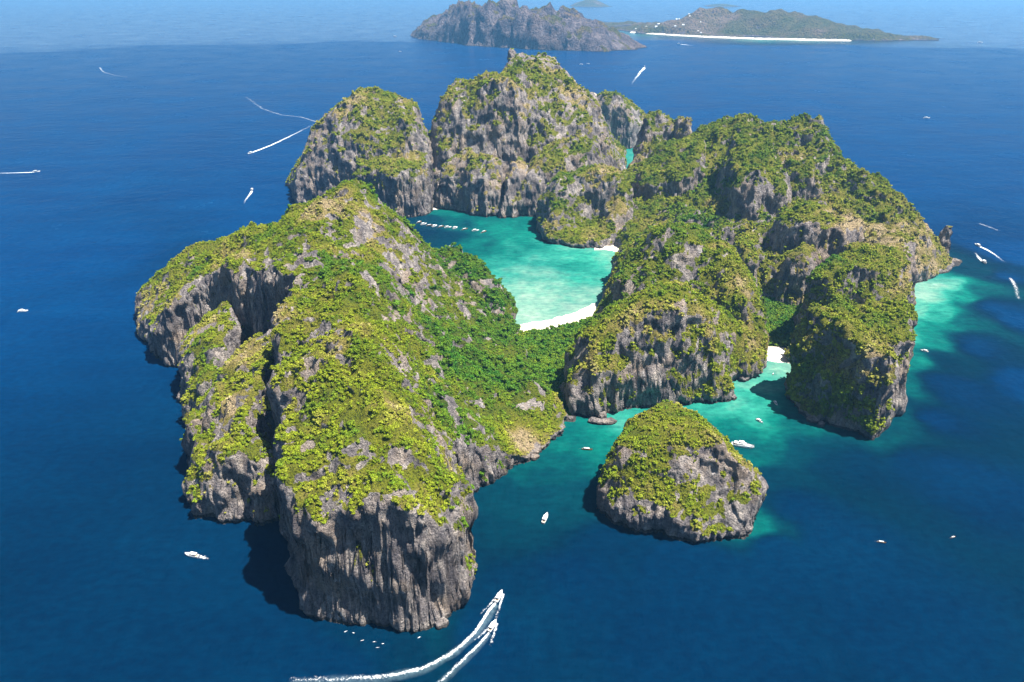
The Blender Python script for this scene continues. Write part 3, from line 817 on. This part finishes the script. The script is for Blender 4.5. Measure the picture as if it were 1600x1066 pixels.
# ------------------------------------------------------------------ sea
DEPTH_AND_SKY = [(640,365,.16),(660,345,.24),(690,372,.22),(720,350,.36),(760,350,.50),(800,350,.54),(740,388,.46),(770,410,.64),(790,430,.80),(820,385,.62),(860,402,.72),(930,402,.74),(920,430,.72),(900,415,.66),(840,430,.84),
         (805,455,.88),(850,460,.90),(910,462,.88),(870,487,.93),(820,502,.94),(925,478,.92),(690,332,.48),(820,343,.55),(960,400,.85),(620,355,.10),
         (1215,572,.88),(1180,592,.82),(1215,600,.78),(1150,627,.74),(1200,630,.68),(1100,640,.66),(1040,650,.68),(1185,660,.60),(1230,650,.46),(1150,680,.50),(1220,690,.40),(980,662,.68),(930,680,.56),(900,692,.46),(880,720,.38),
         (940,700,.50),(850,740,.36),(900,765,.28),(1250,705,.26),(1300,725,.16),(800,790,.26),(760,830,.22),(1165,715,.40),(1210,750,.20),(1196,826,.46),(1190,680,.50),(860,770,.27),
         (1430,455,.92),(1455,446,.88),(1485,440,.78),(1430,485,.80),(1462,492,.68),(1500,462,.60),(1425,525,.72),(1465,530,.54),(1525,450,.36),(1510,500,.36),(1535,425,.24),(1430,565,.52),(1420,600,.42),(1410,650,.34),
         (1475,570,.18),(1560,430,.06),(1540,475,.09),(1520,540,.08),(1480,605,.09),(1450,650,.08),(1600,500,.05),(1550,480,.06),(1500,610,.09),(1385,690,.34),(1350,725,.14),
         (985,238,.74),(1000,238,.70),(965,242,.74),(1010,234,.6),
         (700,860,.16),(640,1010,.16),(690,990,.22),(560,1000,.14),(400,860,.09),(200,600,.06),(500,1040,.08),(900,900,.10),(1100,900,.07),(1300,850,.09),(1500,750,.08),(1600,600,.06),(1600,400,0),(1200,150,0),(100,400,.0),(400,300,0),
         (430,250,0),(600,100,0),(1100,1000,.09),(1400,950,.09),(250,700,.06),(800,930,.13),(1250,800,.10),(1050,190,0),(1400,200,0),(1580,300,.02),(1350,240,0),(1420,290,0),(1500,350,.05),(1300,190,0),(1150,170,0),(1470,340,.03),(560,120,0),(690,110,0),(640,130,0),(520,200,0),(1050,150,0),(210,500,.0),(440,340,0),(300,1000,.08),(760,1000,.10),(1420,720,.10),(1220,870,.08),(950,860,.12)]
DP = np.array([[*ray(a, b)[:2], s] for a, b, s in DEPTH_AND_SKY])
FAR_DP = np.array([[*ray(a, b)[:2], s] for a, b, s in [(960,49,.62),(1000,53.5,.62),(1060,56,.55),(1100,59,.68),(1180,62,.72),(1250,63.5,.68),(1320,65,.5),(940,60,.0),(1040,66,0),(1150,70,0),(1260,72,0),(1000,64,0),(1400,75,0),(1420,66,.25),(1200,76,0),(900,90,0)]])
def axis(lo, hi, step, far, grow=1.16):
    core = np.arange(lo, hi+step, step)
    out = [core]
    s, a, b = step, core[0], core[-1]
    left, right = [], []
    while b < far or a > -far:
        s *= grow
        if b < far: b += s; right.append(b)
        if a > -far: a -= s; left.append(a)
    return np.concatenate([np.array(left[::-1]), core, np.array(right)])
xs = axis(-700, 1000, 5.0, 38000)
ys = axis(330, 2500, 5.0, 38000)
X, Y = np.meshgrid(xs, ys)
wx = X + 16*noise2(X/60, Y/60, 1) + 7*noise2(X/22, Y/22, 4)
wy = Y + 16*noise2(X/60, Y/60, 2) + 7*noise2(X/22, Y/22, 5)
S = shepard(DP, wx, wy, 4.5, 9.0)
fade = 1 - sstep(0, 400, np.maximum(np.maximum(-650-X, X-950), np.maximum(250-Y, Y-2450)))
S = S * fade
S = np.maximum(S, .10 * (1 - sstep(650, 1500, np.hypot(X, Y*1.05))))  # darker near the camera: weaker sky reflection there, put into the colour, not depth
far_m = Y > 3500
if far_m.any():
    fx, fy = X[far_m], Y[far_m]
    near = np.zeros(fx.shape)
    for a, b, v in FAR_DP:
        if v > .2:
            near = np.maximum(near, np.exp(-((fx-a)/300)**2 - ((fy-b)/330)**2))
    S[far_m] = shepard(FAR_DP, fx, fy, 5.0, 40.0) * near
SLICK = sstep(5200, 9000, np.hypot(X, Y) + 500*noise2(X/900, Y/500, 12))
q = np.arange(X.size).reshape(X.shape)
V = np.stack([X.ravel(), Y.ravel(), np.zeros(X.size)], 1)
quads = np.stack([q[:-1, :-1].ravel(), q[:-1, 1:].ravel(), q[1:, 1:].ravel(), q[1:, :-1].ravel()], 1)
sea = link('sea', np_mesh('sea', V, quads, M_SEA, True, {'shallow_and_sky': S.ravel(), 'slick': SLICK.ravel()}))
tag(sea, 'deep blue sea turning turquoise in the bays', None, None, 'structure')

# ------------------------------------------------------------------ lowland and gully woods
def merge_points(V, F, dens, cnt):
    p, idx, bc = scatter_on(V, F, dens, cnt)
    return p, F[idx]
def forest(V, F, d, cnt, name, label):
    dens = sstep(3, 9, d)
    p, fi = merge_points(V, F, dens, cnt)
    t = np.clip(.20 + .22*noise2(p[:, 0]/16, p[:, 1]/16, 3) + RNG.normal(0, .07, cnt), -.1, .6)
    plant_cover(name, p, np.tile([0, 0, 1.0], (cnt, 1)), t, RNG.uniform(2.0, 3.6, cnt), label)
forest(lv1, lf1, ld1, 3600, 'forest', 'bright green trees filling the lowland behind the crescent beach')
forest(lv2, lf2, ld2, 2600, 'forest', 'bright green trees filling the valley behind the small beach')

def trunk_mesh(h, r0, seed):
    r = np.random.default_rng(seed)
    V, F = [], []
    def limb(a, b, ra, rb, n=6):
        k = len(V)
        a, b = np.array(a), np.array(b)
        d = (b-a)/np.linalg.norm(b-a)
        t = np.cross(d, [0.3, 1, .1]); t /= np.linalg.norm(t); u = np.cross(d, t)
        for p, rr in ((a, ra), ((a+b)/2 + r.normal(0, ra*.4, 3), (ra+rb)/2), (b, rb)):
            for i in range(n):
                an = 6.2832*i/n
                V.append(p + rr*(math.cos(an)*t + math.sin(an)*u))
        for ring in range(2):
            for i in range(n):
                F.append([k+ring*n+i, k+ring*n+(i+1) % n, k+(ring+1)*n+(i+1) % n, k+(ring+1)*n+i])
    limb((0, 0, -1.0), (0, 0, h*.5), r0, r0*.65)
    for i in range(4):
        an = 1.57*i + r.uniform(-.4, .4)
        limb((0, 0, h*.42), (math.cos(an)*h*.28, math.sin(an)*h*.28, h*.75), r0*.55, r0*.2)
    return np_mesh('trunk', np.array(V), np.array(F), M_BARK, True)

TREE_MESH = []
for i in range(4):
    cm = leaf_clump('crown', M_TREE, 150, 3.6 + .4*i, 4.4 + .4*i, .85, seed=90+i)
    co = np.zeros(len(cm.vertices)*3, dtype=np.float32); cm.vertices.foreach_get('co', co)
    co = co.reshape(-1, 3); co[:, 2] += 2.6; cm.vertices.foreach_set('co', co.ravel())
    TREE_MESH.append((cm, trunk_mesh(6.5, .35, 5+i)))
def tree(p, label, group):
    cm, tm = TREE_MESH[random.randrange(4)]
    t = bpy.data.objects.new('tree', None); COL.objects.link(t)
    t.empty_display_size = .5
    t.location = p
    t.rotation_euler = (0, 0, random.uniform(0, 6.28))
    s = random.uniform(.8, 1.3); t.scale = (s, s, s*random.uniform(.9, 1.15))
    tag(t, label, 'tree', group)
    link('crown', cm, t); link('trunk', tm, t)
Va, Fa, na, vega, ta = SURF['A']
dens = sstep(.26, .12, ta) * sstep(.4, .7, na[:, 2]) * (Va[:, 2] > 8) * (vega > .5)
pp, _fi = merge_points(Va, Fa, dens, 2600)
keep = []
for p in pp:
    if all((p[0]-k[0])**2 + (p[1]-k[1])**2 > 64 for k in keep):
        keep.append(p)
    if len(keep) >= 170:
        break
for p in keep:
    tree((p[0], p[1], p[2]), 'bright green broadleaf tree in the wooded gully of the near headland', 'trees in the gully of the near headland')
def lowland_trees(V, F, d, n, label, group):
    pp, _ = merge_points(V, F, (d > 7).astype(float), 3000)
    keep = []
    for p in pp:
        if all((p[0]-k[0])**2 + (p[1]-k[1])**2 > 70 for k in keep):
            keep.append(p); tree(tuple(p), label, group)
        if len(keep) >= n:
            break
lowland_trees(lv1, lf1, ld1, 85, 'bright green tree standing above the lowland behind the crescent beach', 'trees behind the crescent beach')
lowland_trees(lv2, lf2, ld2, 45, 'green tree in the valley behind the small beach', 'trees behind the small beach')

# ------------------------------------------------------------------ boulders at the shore
def boulder(px, py, sx, sy, sz, label, seed, group=None):
    r = np.random.default_rng(seed)
    import bmesh
    bm = bmesh.new()
    bmesh.ops.create_icosphere(bm, subdivisions=4, radius=1.0)
    V = np.array([v.co[:] for v in bm.verts])
    F = np.array([[v.index for v in f.verts] for f in bm.faces])
    bm.free()
    V = np.sign(V) * np.abs(V) ** .72
    o = r.uniform(0, 50)
    dn = .28*noise3(V[:, 0]*1.3+o, V[:, 1]*1.3, V[:, 2]*1.3) + .16*noise3(V[:, 0]*3.2+o, V[:, 1]*3.2, V[:, 2]*3.2) + .07*noise3(V[:, 0]*7+o, V[:, 1]*7, V[:, 2]*7)
    V = V * (1 + dn)[:, None] * np.array([sx, sy, sz])
    me = np_mesh('boulder', V, F, M_ROCK, True, {'veg': np.zeros(len(V)), 'tint': np.full(len(V), .6)})
    ob = link('boulder', me)
    x, y, _ = ray(px, py)
    ob.location = (x, y, sz*.35)
    ob.rotation_euler = (r.uniform(-.1, .1), r.uniform(-.1, .1), r.uniform(0, 3))
    tag(ob, label, 'boulder', group)
boulder(932, 660, 8, 5.5, 3.2, 'flat boulder leftmost of the slabs below the front dome', 1)
boulder(951, 660, 9, 5.5, 3.0, 'flat pale slab boulder rightmost below the front dome', 2)
boulder(940, 652, 7, 5, 5.0, 'upright boulder leaning on the dome behind two flat slabs', 3)
boulder(1270, 658, 7, 5, 4.5, 'grey boulder at the left foot of the steep bluff', 4)
boulder(1283, 664, 5, 3.5, 2.6, 'low boulder awash just right of the grey one at the bluff', 5)
boulder(1372, 668, 10, 6, 4.5, 'pale boulder under the sheer cliff of the bluff', 6)
boulder(1384, 660, 6, 5, 4.0, 'rightmost tan boulder at the outer foot of the bluff', 7)
boulder(892, 655, 4, 3.5, 2.4, 'small boulder in the cove between headland and dome', 8)
boulder(319, 803, 7, 5, 5, 'pale broken boulder at the front left foot of the near headland', 11)
boulder(690, 976, 5, 4, 3, 'low boulder at the right foot of the tall front cliff', 12)
boulder(835, 716, 5, 4, 3, 'dark boulder on the rocky shore right of the gully wood', 13)
boulder(1142, 622, 6, 4.5, 4, 'boulder at the right end of the undercut front dome', 9)
boulder(1162, 594, 7, 5, 4.5, 'dark boulder below the right flank of the dome by the small beach', 10)

# ------------------------------------------------------------------ boats
class MB:
    def __init__(self):
        self.v, self.f = [], []
    def add(self, V, F):
        k = len(self.v)
        self.v += [tuple(p) for p in V]; self.f += [tuple(i+k for i in f) for f in F]
    def box(self, x0, x1, y0, y1, z0, z1, taper=0.0):
        t = taper
        V = [(x0,y0,z0),(x1,y0,z0),(x1,y1,z0),(x0,y1,z0),(x0+t,y0+t*.4,z1),(x1-t,y0+t*.4,z1),(x1-t,y1-t*.4,z1),(x0+t,y1-t*.4,z1)]
        self.add(V, [(3,2,1,0),(4,5,6,7),(0,1,5,4),(1,2,6,5),(2,3,7,6),(3,0,4,7)])
    def bar(self, a, b, r, n=6):
        a, b = Vector(a), Vector(b)
        d = (b-a).normalized(); t = d.cross(Vector((.3,.9,.2))).normalized(); u = d.cross(t)
        V = [tuple(p + r*(math.cos(6.2832*i/n)*t + math.sin(6.2832*i/n)*u)) for p in (a, b) for i in range(n)]
        F = [(i, (i+1) % n, n+(i+1) % n, n+i) for i in range(n)] + [tuple(range(n-1, -1, -1)), tuple(range(n, 2*n))]
        self.add(V, F)
    def hull(self, L, B, H, prow=0.6, sheer=.25, stern=.85, n=14):
        """bow at +x; sections from stern to bow, each keel-chine-gunwale"""
        rows = []
        for i in range(n+1):
            t = i/n
            x = -L/2 + L*t
            wid = B/2 * (stern + (1-stern)*min(1, t*3)) * (1 - max(0, (t-.55)/.45)**2.2*.985)
            top = H*(1 + sheer*t*t + prow*max(0, t-.72)**2*8)
            keel = -.35*H + max(0, (t-.7)/.3)**2 * H*1.1
            rows.append([(x,-wid,top),(x+.02*L*t,-wid*.86,.25*H+keel*.4),(x+.03*L*t,0,keel),(x+.02*L*t,wid*.86,.25*H+keel*.4),(x,wid,top),(x,wid*.86,top-.02),(x,wid*.8,top-.42*H),(x,-wid*.8,top-.42*H),(x,-wid*.86,top-.02)])
        V = [p for r in rows for p in r]; m = 9
        F = []
        for i in range(n):
            for j in range(m):
                F.append((i*m+j, (i+1)*m+j, (i+1)*m+(j+1) % m, i*m+(j+1) % m))
        F.append(tuple(range(m))); F.append(tuple(n*m+j for j in range(m-1, -1, -1)))
        self.add(V, F)
    def build(self, name, mat, parent, smooth=False):
        me = bpy.data.meshes.new(name)
        me.from_pydata(self.v, [], self.f)
        me.materials.append(mat)
        me.update()
        return link(name, me, parent)

def empty(name):
    o = bpy.data.objects.new(name, None); COL.objects.link(o); return o

def make_speedboat():
    r = empty('speedboat'); L = 11.5
    m = MB(); m.hull(L, 3.1, 1.35, .5, .22); m.build('hull', M_WHITE, r)
    m = MB(); m.box(-4.8, 1.6, -1.15, 1.15, .82, .92); m.build('deck', M_DECK, r)
    m = MB(); m.box(-4.0, 1.2, -1.35, 1.35, 2.75, 2.88, .12); m.build('canopy', M_CANVAS, r)
    for x in (-3.7, .9):
        for y in (-1.2, 1.2):
            p = MB(); p.bar((x, y, .9), (x, y, 2.78), .05); p.build('post', M_METAL, r)
    m = MB(); m.add([(1.0,-1.2,1.3),(1.0,1.2,1.3),(1.9,-.95,1.35),(1.9,.95,1.35),(.95,-1.1,2.2),(.95,1.1,2.2)], [(2,3,5,4),(0,2,4),(1,5,3),(0,4,5,1),(0,1,3,2)]); m.build('windscreen', M_GLASSY, r)
    for x in (-3.2, -2.0, -.8):
        p = MB(); p.box(x, x+.55, -1.0, 1.0, .9, 1.35); p.build('bench', M_BLUE, r)
    for y in (-.75, 0, .75):
        e = MB(); e.box(-6.4, -5.75, y-.24, y+.24, .55, 1.75, .1); e.box(-6.2, -5.95, y-.1, y+.1, -.5, .6); e.build('outboard_motor', M_METAL, r)
    m = MB(); m.bar((4.6, -.5, 1.75), (5.6, 0, 2.0), .04); m.bar((4.6, .5, 1.75), (5.6, 0, 2.0), .04); m.bar((2.6, -1.2, 1.7), (4.6, -.5, 1.75), .04); m.bar((2.6, 1.2, 1.7), (4.6, .5, 1.75), .04); m.build('bow_rail', M_METAL, r)
    return r

def make_longtail():
    r = empty('longtail_boat'); L = 11
    m = MB(); m.hull(L, 1.9, .85, 1.5, .5, .7); m.build('hull', M_WOOD, r)
    m = MB(); m.box(-3.2, 2.6, -.85, .85, 2.1, 2.2, .15); m.build('canopy', M_CANVAS, r)
    for x in (-3.0, 2.4):
        for y in (-.75, .75):
            p = MB(); p.bar((x, y, .6), (x, y, 2.12), .04); p.build('post', M_WOOD, r)
    m = MB(); m.box(-5.1, -4.3, -.35, .35, .9, 1.5, .08); m.bar((-5.0, 0, 1.2), (-8.2, .3, .0), .06); m.build('engine', M_METAL, r)
    for x in (-2, -.5, 1):
        p = MB(); p.box(x, x+.35, -.75, .75, .55, .65); p.build('bench', M_WOOD, r)
    return r

def make_yacht():
    r = empty('motor_yacht'); L = 23
    m = MB(); m.hull(L, 5.6, 2.5, .35, .25, .9); m.build('hull', M_WHITE, r)
    m = MB(); m.box(-9.8, 3.5, -2.2, 2.2, 1.75, 1.95); m.build('deck', M_DECK, r)
    m = MB(); m.box(-5.6, 4.6, -2.15, 2.15, 1.9, 4.3, .9); c = m.build('cabin', M_WHITE, r)
    m = MB(); m.box(-4.95, 4.3, -2.02, 2.02, 2.75, 3.6, .42); m.build('window_band', M_GLASSY, c)
    m = MB(); m.box(-9.0, 2.2, -2.3, 2.3, 4.32, 4.55, .2); f = m.build('flybridge', M_WHITE, r)
    m = MB(); m.box(-4.0, 1.2, -1.7, 1.7, 6.2, 6.35, .2); m.build('hardtop', M_WHITE, r)
    for x in (-3.7, .9):
        for y in (-1.5, 1.5):
            p = MB(); p.bar((x, y, 4.5), (x, y, 6.25), .07); p.build('post', M_METAL, r)
    m = MB(); m.bar((-3.5, 0, 6.3), (-3.8, 0, 8.6), .08); m.bar((-3.7, -.9, 7.6), (-3.7, .9, 7.6), .05); m.build('mast', M_METAL, r)
    m = MB(); m.box(-12.6, -11.3, -2.3, 2.3, .35, .55); m.build('swim_platform', M_DECK, r)
    m = MB()
    for s in (-1, 1):
        m.bar((4.8, s*2.3, 3.5), (9.5, s*1.0, 4.1), .05); m.bar((9.5, s*1.0, 4.1), (11.0, 0, 4.4), .05)
        for t in (0, .33, .66, 1): m.bar((4.8+4.7*t, s*(2.3-1.3*t), 2.6+.5*t), (4.8+4.7*t, s*(2.3-1.3*t), 3.5+.6*t), .04)
    m.build('bow_rail', M_METAL, r)
    return r

def copy_tree(o, parent=None):
    c = o.copy(); COL.objects.link(c); c.parent = parent
    for ch in list(o.children):
        copy_tree(ch, c)
    return c

PROTO = {'s': make_speedboat(), 'l': make_longtail(), 'y': make_yacht()}
USED = set()
def boat(kind, px, py, tx, ty, label, group=None, scale=1.0):
    """a boat floating at the spot seen at (px, py), bow towards (tx, ty)"""
    if kind in USED:
        o = copy_tree(PROTO[kind])
    else:
        o = PROTO[kind]; USED.add(kind)
    x, y, _ = ray(px, py); x2, y2, _ = ray(tx, ty)
    o.location = (x, y, .15 * scale)
    o.rotation_euler = (0, 0, math.atan2(y2-y, x2-x))
    o.scale = (scale,)*3
    tag(o, label, 'yacht' if kind == 'y' else 'boat', group)
    return o

def wake(points, w0, w1, label, strength=1.0, tail=0.25, mat=None, lift=.16):
    """foam trail lying on the water, from the stern backwards"""
    P = np.array([pt(p)[:2] for p in points])
    # resample smoothly
    seg = np.concatenate([[0], np.cumsum(np.linalg.norm(np.diff(P, axis=0), axis=1))])
    n = max(12, min(260, int(seg[-1] / max(w0*.5, 1.0))))
    s = np.linspace(0, seg[-1], n)
    C = np.stack([np.interp(s, seg, P[:, 0]), np.interp(s, seg, P[:, 1])], 1)
    for _ in range(4):
        C[1:-1] = (C[:-2] + 2*C[1:-1] + C[2:]) / 4
    T = np.gradient(C, axis=0); T /= np.linalg.norm(T, axis=1, keepdims=True)
    Nn = np.stack([-T[:, 1], T[:, 0]], 1)
    m = 7
    V, A = [], []
    for i in range(n):
        t = i/(n-1)
        wd = (w0 + (w1-w0)*t) * (1 + .35*float(noise2(s[i]/(w0*2.2), 3.3)))
        cen = C[i] + Nn[i]*w0*.35*float(noise2(s[i]/(w0*4), 8.1))
        for j in range(m):
            a = (j/(m-1)-.5)*2
            V.append((*(cen + Nn[i]*a*wd/2), lift + .45*max(0, 1-abs(a))*(1-t)*(0.6+.8*random.random())))
            edge = 1 - abs(a)**1.6
            A.append(strength * edge * (1 - (1-tail)*t) * (0.0 if i == n-1 else 1.0))
    F = [(i*m+j, i*m+j+1, (i+1)*m+j+1, (i+1)*m+j) for i in range(n-1) for j in range(m-1)]
    o = link('boat_wake', np_mesh('boat_wake', np.array(V), np.array(F), mat or M_FOAM, True, {'fade': np.array(A)}))
    tag(o, label, None, None, 'stuff')

LEAD = boat('s', 780, 933, 790, 915, 'white speedboat ahead of the pair below the front cliff, with longer wake', None, 1.15)
SECOND = boat('s', 770, 979, 780, 963, 'white speedboat following on the outer side of the pair below the front cliff', None, 1.1)
wake([(776,940),(762,955),(745,985),(725,1005),(700,1025),(660,1045),(610,1055),(560,1060),(450,1062)], 3.0, 5.5, 'long curved foam trail of the leading speedboat', 1.0, .16)
wake([(765,987),(752,1002),(735,1020),(712,1042),(690,1064),(670,1085)], 2.6, 4.0, 'foam trail of the second speedboat', .9, .25)
wake([(774,944),(745,988),(700,1028),(660,1048),(610,1058),(560,1064),(450,1068)], 6.5, 12, 'pale churned water around the wake of the leading speedboat', .18, .5, M_CHURN, .06)
wake([(764,990),(735,1022),(690,1066),(668,1087)], 5.5, 8, 'pale churned water around the wake of the second speedboat', .16, .5, M_CHURN, .06)
def spray(o, L, label):
    for sd in (-1, 1):
        P = []
        for t in (0, .25, .5, .75, 1):
            q = o.matrix_basis @ Vector((3.5 - L*t, sd*(1.7 + 4.2*t**1.3), 0))
            P.append(w(q.x, q.y))
        wake(P, 2.2, 3.4, label, .85, .15)
spray(LEAD, 24, 'white bow spray beside the leading speedboat')
spray(SECOND, 20, 'white bow spray beside the second speedboat')
boat('s', 852, 811, 857, 800, 'white boat lying still between the front cliff and the lone islet', None, 1.25)
boat('y', 1160, 698, 1185, 702, 'big white motor yacht behind the lone islet', None, 1.0)
boat('s', 1187, 659, 1195, 664, 'small white boat anchored just beyond the motor yacht', None, .85)
boat('s', 1212, 631, 1217, 637, 'small white boat near the bluff in the small bay', None, .8)
boat('l', 917, 703, 930, 704, 'wooden longtail boat in the green cove left of the lone islet', None, 1.05)
boat('l', 1208, 585, 1210, 580, 'dark little boat close to the small front beach', None, .55)
boat('s', 300, 869, 285, 866, 'white boat under way left of the near headland', None, 1.2)
wake([(304,870),(313,871),(325,875)], 5, 4, 'short foam trail left of the near headland', 1.0, .2)
boat('y', 36, 487, 48, 486, 'white cruiser alone at the left edge of the sea', None, .62)
boat('s', 57, 269, 70, 268, 'white speedboat with straight wake at the far left', None, 1.5)
wake([(54,269.3),(30,270),(0,271),(-30,272)], 8, 6, 'straight foam trail at the far left edge', 1.1, .3)
boat('s', 394, 297, 400, 290, 'white boat turning left of the near headland ridge', None, 1.4)
wake([(393,299),(388,306),(384,312),(381,319)], 8, 4, 'short curved foam trail of the turning boat', 1.0, .2)
boat('s', 391, 240, 380, 243, 'speedboat with a long slanting wake left of the far dome', None, 1.6)
wake([(393,239),(410,233),(435,222),(455,212),(480,200),(497,191)], 11, 9, 'long slanting foam trail reaching the far dome', 1.15, .05)
wake([(497,191),(470,183),(440,180),(410,170),(385,152)], 9, 14, 'old faded foam curve beyond the far dome', .42, .4)
wake([(155,106),(162,113),(180,118),(200,121)], 14, 10, 'faint foam arc on the open sea at upper left', .45, .5)
boat('s', 1007, 105, 1014, 98, 'speedboat heading for the distant islands beyond the peak', None, 2.2)
wake([(1006,106),(1001,112),(994,122),(986,132)], 22, 12, 'foam trail fanning behind the boat beyond the peak', 1.1, .1)
boat('y', 1022, 190, 1030, 189, 'white cruiser half hidden behind the small grey dome', None, 1.0)
boat('s', 1060, 69, 1050, 68, 'boat with wake before the pale beach of the low island', None, 2.6)
wake([(1064,69.5),(1072,70.5),(1085,72)], 30, 14, 'foam trail before the low distant island', 1.0, .1)
boat('y', 1531, 67, 1545, 67, 'white boat on the horizon water at the far right', None, 1.7)
boat('y', 1448, 185, 1455, 185, 'lone white cruiser on open sea at the upper right', None, .95)
boat('s', 1527, 384, 1518, 380, 'speedboat with the longer wake off the right tip', None, 1.3)
wake([(1530,385.5),(1542,391),(1555,399),(1570,410)], 7, 5, 'long foam trail off the right tip of the island', 1.1, .15)
boat('s', 1538, 411, 1545, 417, 'speedboat heading back past the right tip', None, 1.4)
wake([(1536,409),(1530,402),(1524,394)], 8, 4, 'short foam trail beside the longer one off the right tip', 1.1, .1)
wake([(1578,435),(1586,450),(1592,468)], 8, 8, 'faint foam arc at the right edge of the sea', .5, .5)
wake([(1530,350),(1545,355),(1560,361)], 9, 9, 'faint foam streak above the two speedboats at right', .38, .5)
boat('s', 1444, 549, 1436, 547, 'small white boat on the turquoise shelf right of the bluff', None, .85)
boat('l', 1402, 612, 1404, 600, 'longtail boat close under the sheer bluff, upper of two', None, .8)
boat('l', 1404, 630, 1407, 618, 'longtail boat close under the sheer bluff, lower of two', None, .8)
boat('l', 1489, 840, 1497, 838, 'tiny boat alone on dark water at the lower right', None, .5)
boat('l', 1377, 848, 1390, 850, 'low dark longtail boat right of the lone islet', None, .7)
boat('y', 617, 57, 625, 57, 'white boat left of the distant cliff island', None, 1.2)
boat('y', 625, 81, 630, 81, 'small pale boat on the sea below the distant cliff island', None, .8)
boat('y', 901, 77, 910, 77, 'white boat close under the right end of the distant cliffs', None, 1.3)
boat('y', 867, 72, 875, 72, 'white boat lying under the middle of the distant shaded cliffs', None, 1.1)
boat('y', 908, 101, 915, 101, 'left boat of a pair on the sea right of the rock horn', None, .9)
boat('y', 919, 100, 926, 100, 'right boat of a pair on the sea right of the rock horn', None, .8)
ROW = [(655,348,'l'),(662,351,'s'),(671,353,'l'),(679,354,'s'),(689,355,'l'),(700,356,'s'),(711,357,'s'),(726,359,'l'),(743,361,'s'),(756,363,'l')]
for i, (px, py, kd) in enumerate(ROW):
    lab = 'moored tour boat in the middle of the row across the lagoon mouth'
    if i == 0: lab = 'leftmost moored boat of the row across the lagoon mouth'
    if i == len(ROW)-1: lab = 'rightmost moored boat of the row across the lagoon mouth'
    boat(kd, px, py, px+9, py-3+(i % 3), lab, 'tour boats moored in a row across the lagoon mouth', 1.25)
boat('s', 706, 387, 714, 390, 'single white boat in the deep part of the lagoon below the row', None, 1.2)
boat('s', 678, 402, 684, 406, 'white boat tucked behind the saddle of the near headland', None, 1.3)

# foam flecks where the swell breaks below the front cliff
FV, FF, FA = [], [], []
for px, py in [(540,987),(552,989),(585,1003),(598,1006),(566,1001),(590,1012),(655,996)]:
    x, y, _ = ray(px, py)
    L, B = random.uniform(.8, 2.0), random.uniform(.25, .5)
    a = random.uniform(-.4, .6)
    k = len(FV)
    FV.append((x, y, .2)); FA.append(.9)
    for i in range(10):
        t = 6.2832*i/10
        r = random.uniform(.7, 1.2)
        ex, ey = L*r*math.cos(t), B*r*math.sin(t)
        FV.append((x+ex*math.cos(a)-ey*math.sin(a), y+ex*math.sin(a)+ey*math.cos(a), .12)); FA.append(.25)
        FF.append((k, k+1+i, k+1+(i+1) % 10))
tag(link('sea_foam', np_mesh('sea_foam', np.array(FV), np.array(FF), M_FOAM, True, {'fade': np.array(FA)})), 'white foam flecks on the swell below the front cliff', None, None, 'stuff')

# ------------------------------------------------------------------ haze: the sea air between the camera and the far islands
hz, _nt, _b = new_mat('sea_haze')
_nt.nodes.remove(_b)
pv = _nt.nodes.new('ShaderNodeVolumePrincipled')
pv.inputs['Color'].default_value = (0.20, 0.56, 1.0, 1)
pv.inputs['Density'].default_value = 4.0e-5
pv.inputs['Anisotropy'].default_value = 0.2
_nt.links.new(pv.outputs[0], _nt.nodes['Material Output'].inputs['Volume'])
R, z0, z1 = 46000.0, -8.0, 480.0
hv = [(-R,-R,z0),(R,-R,z0),(R,R,z0),(-R,R,z0),(-R,-R,z1),(R,-R,z1),(R,R,z1),(-R,R,z1)]
hm = bpy.data.meshes.new('haze')
hm.from_pydata(hv, [], [(3,2,1,0),(4,5,6,7),(0,1,5,4),(1,2,6,5),(2,3,7,6),(3,0,4,7)])
hm.materials.append(hz)
tag(link('haze', hm), 'pale blue sea haze', None, None, 'stuff')
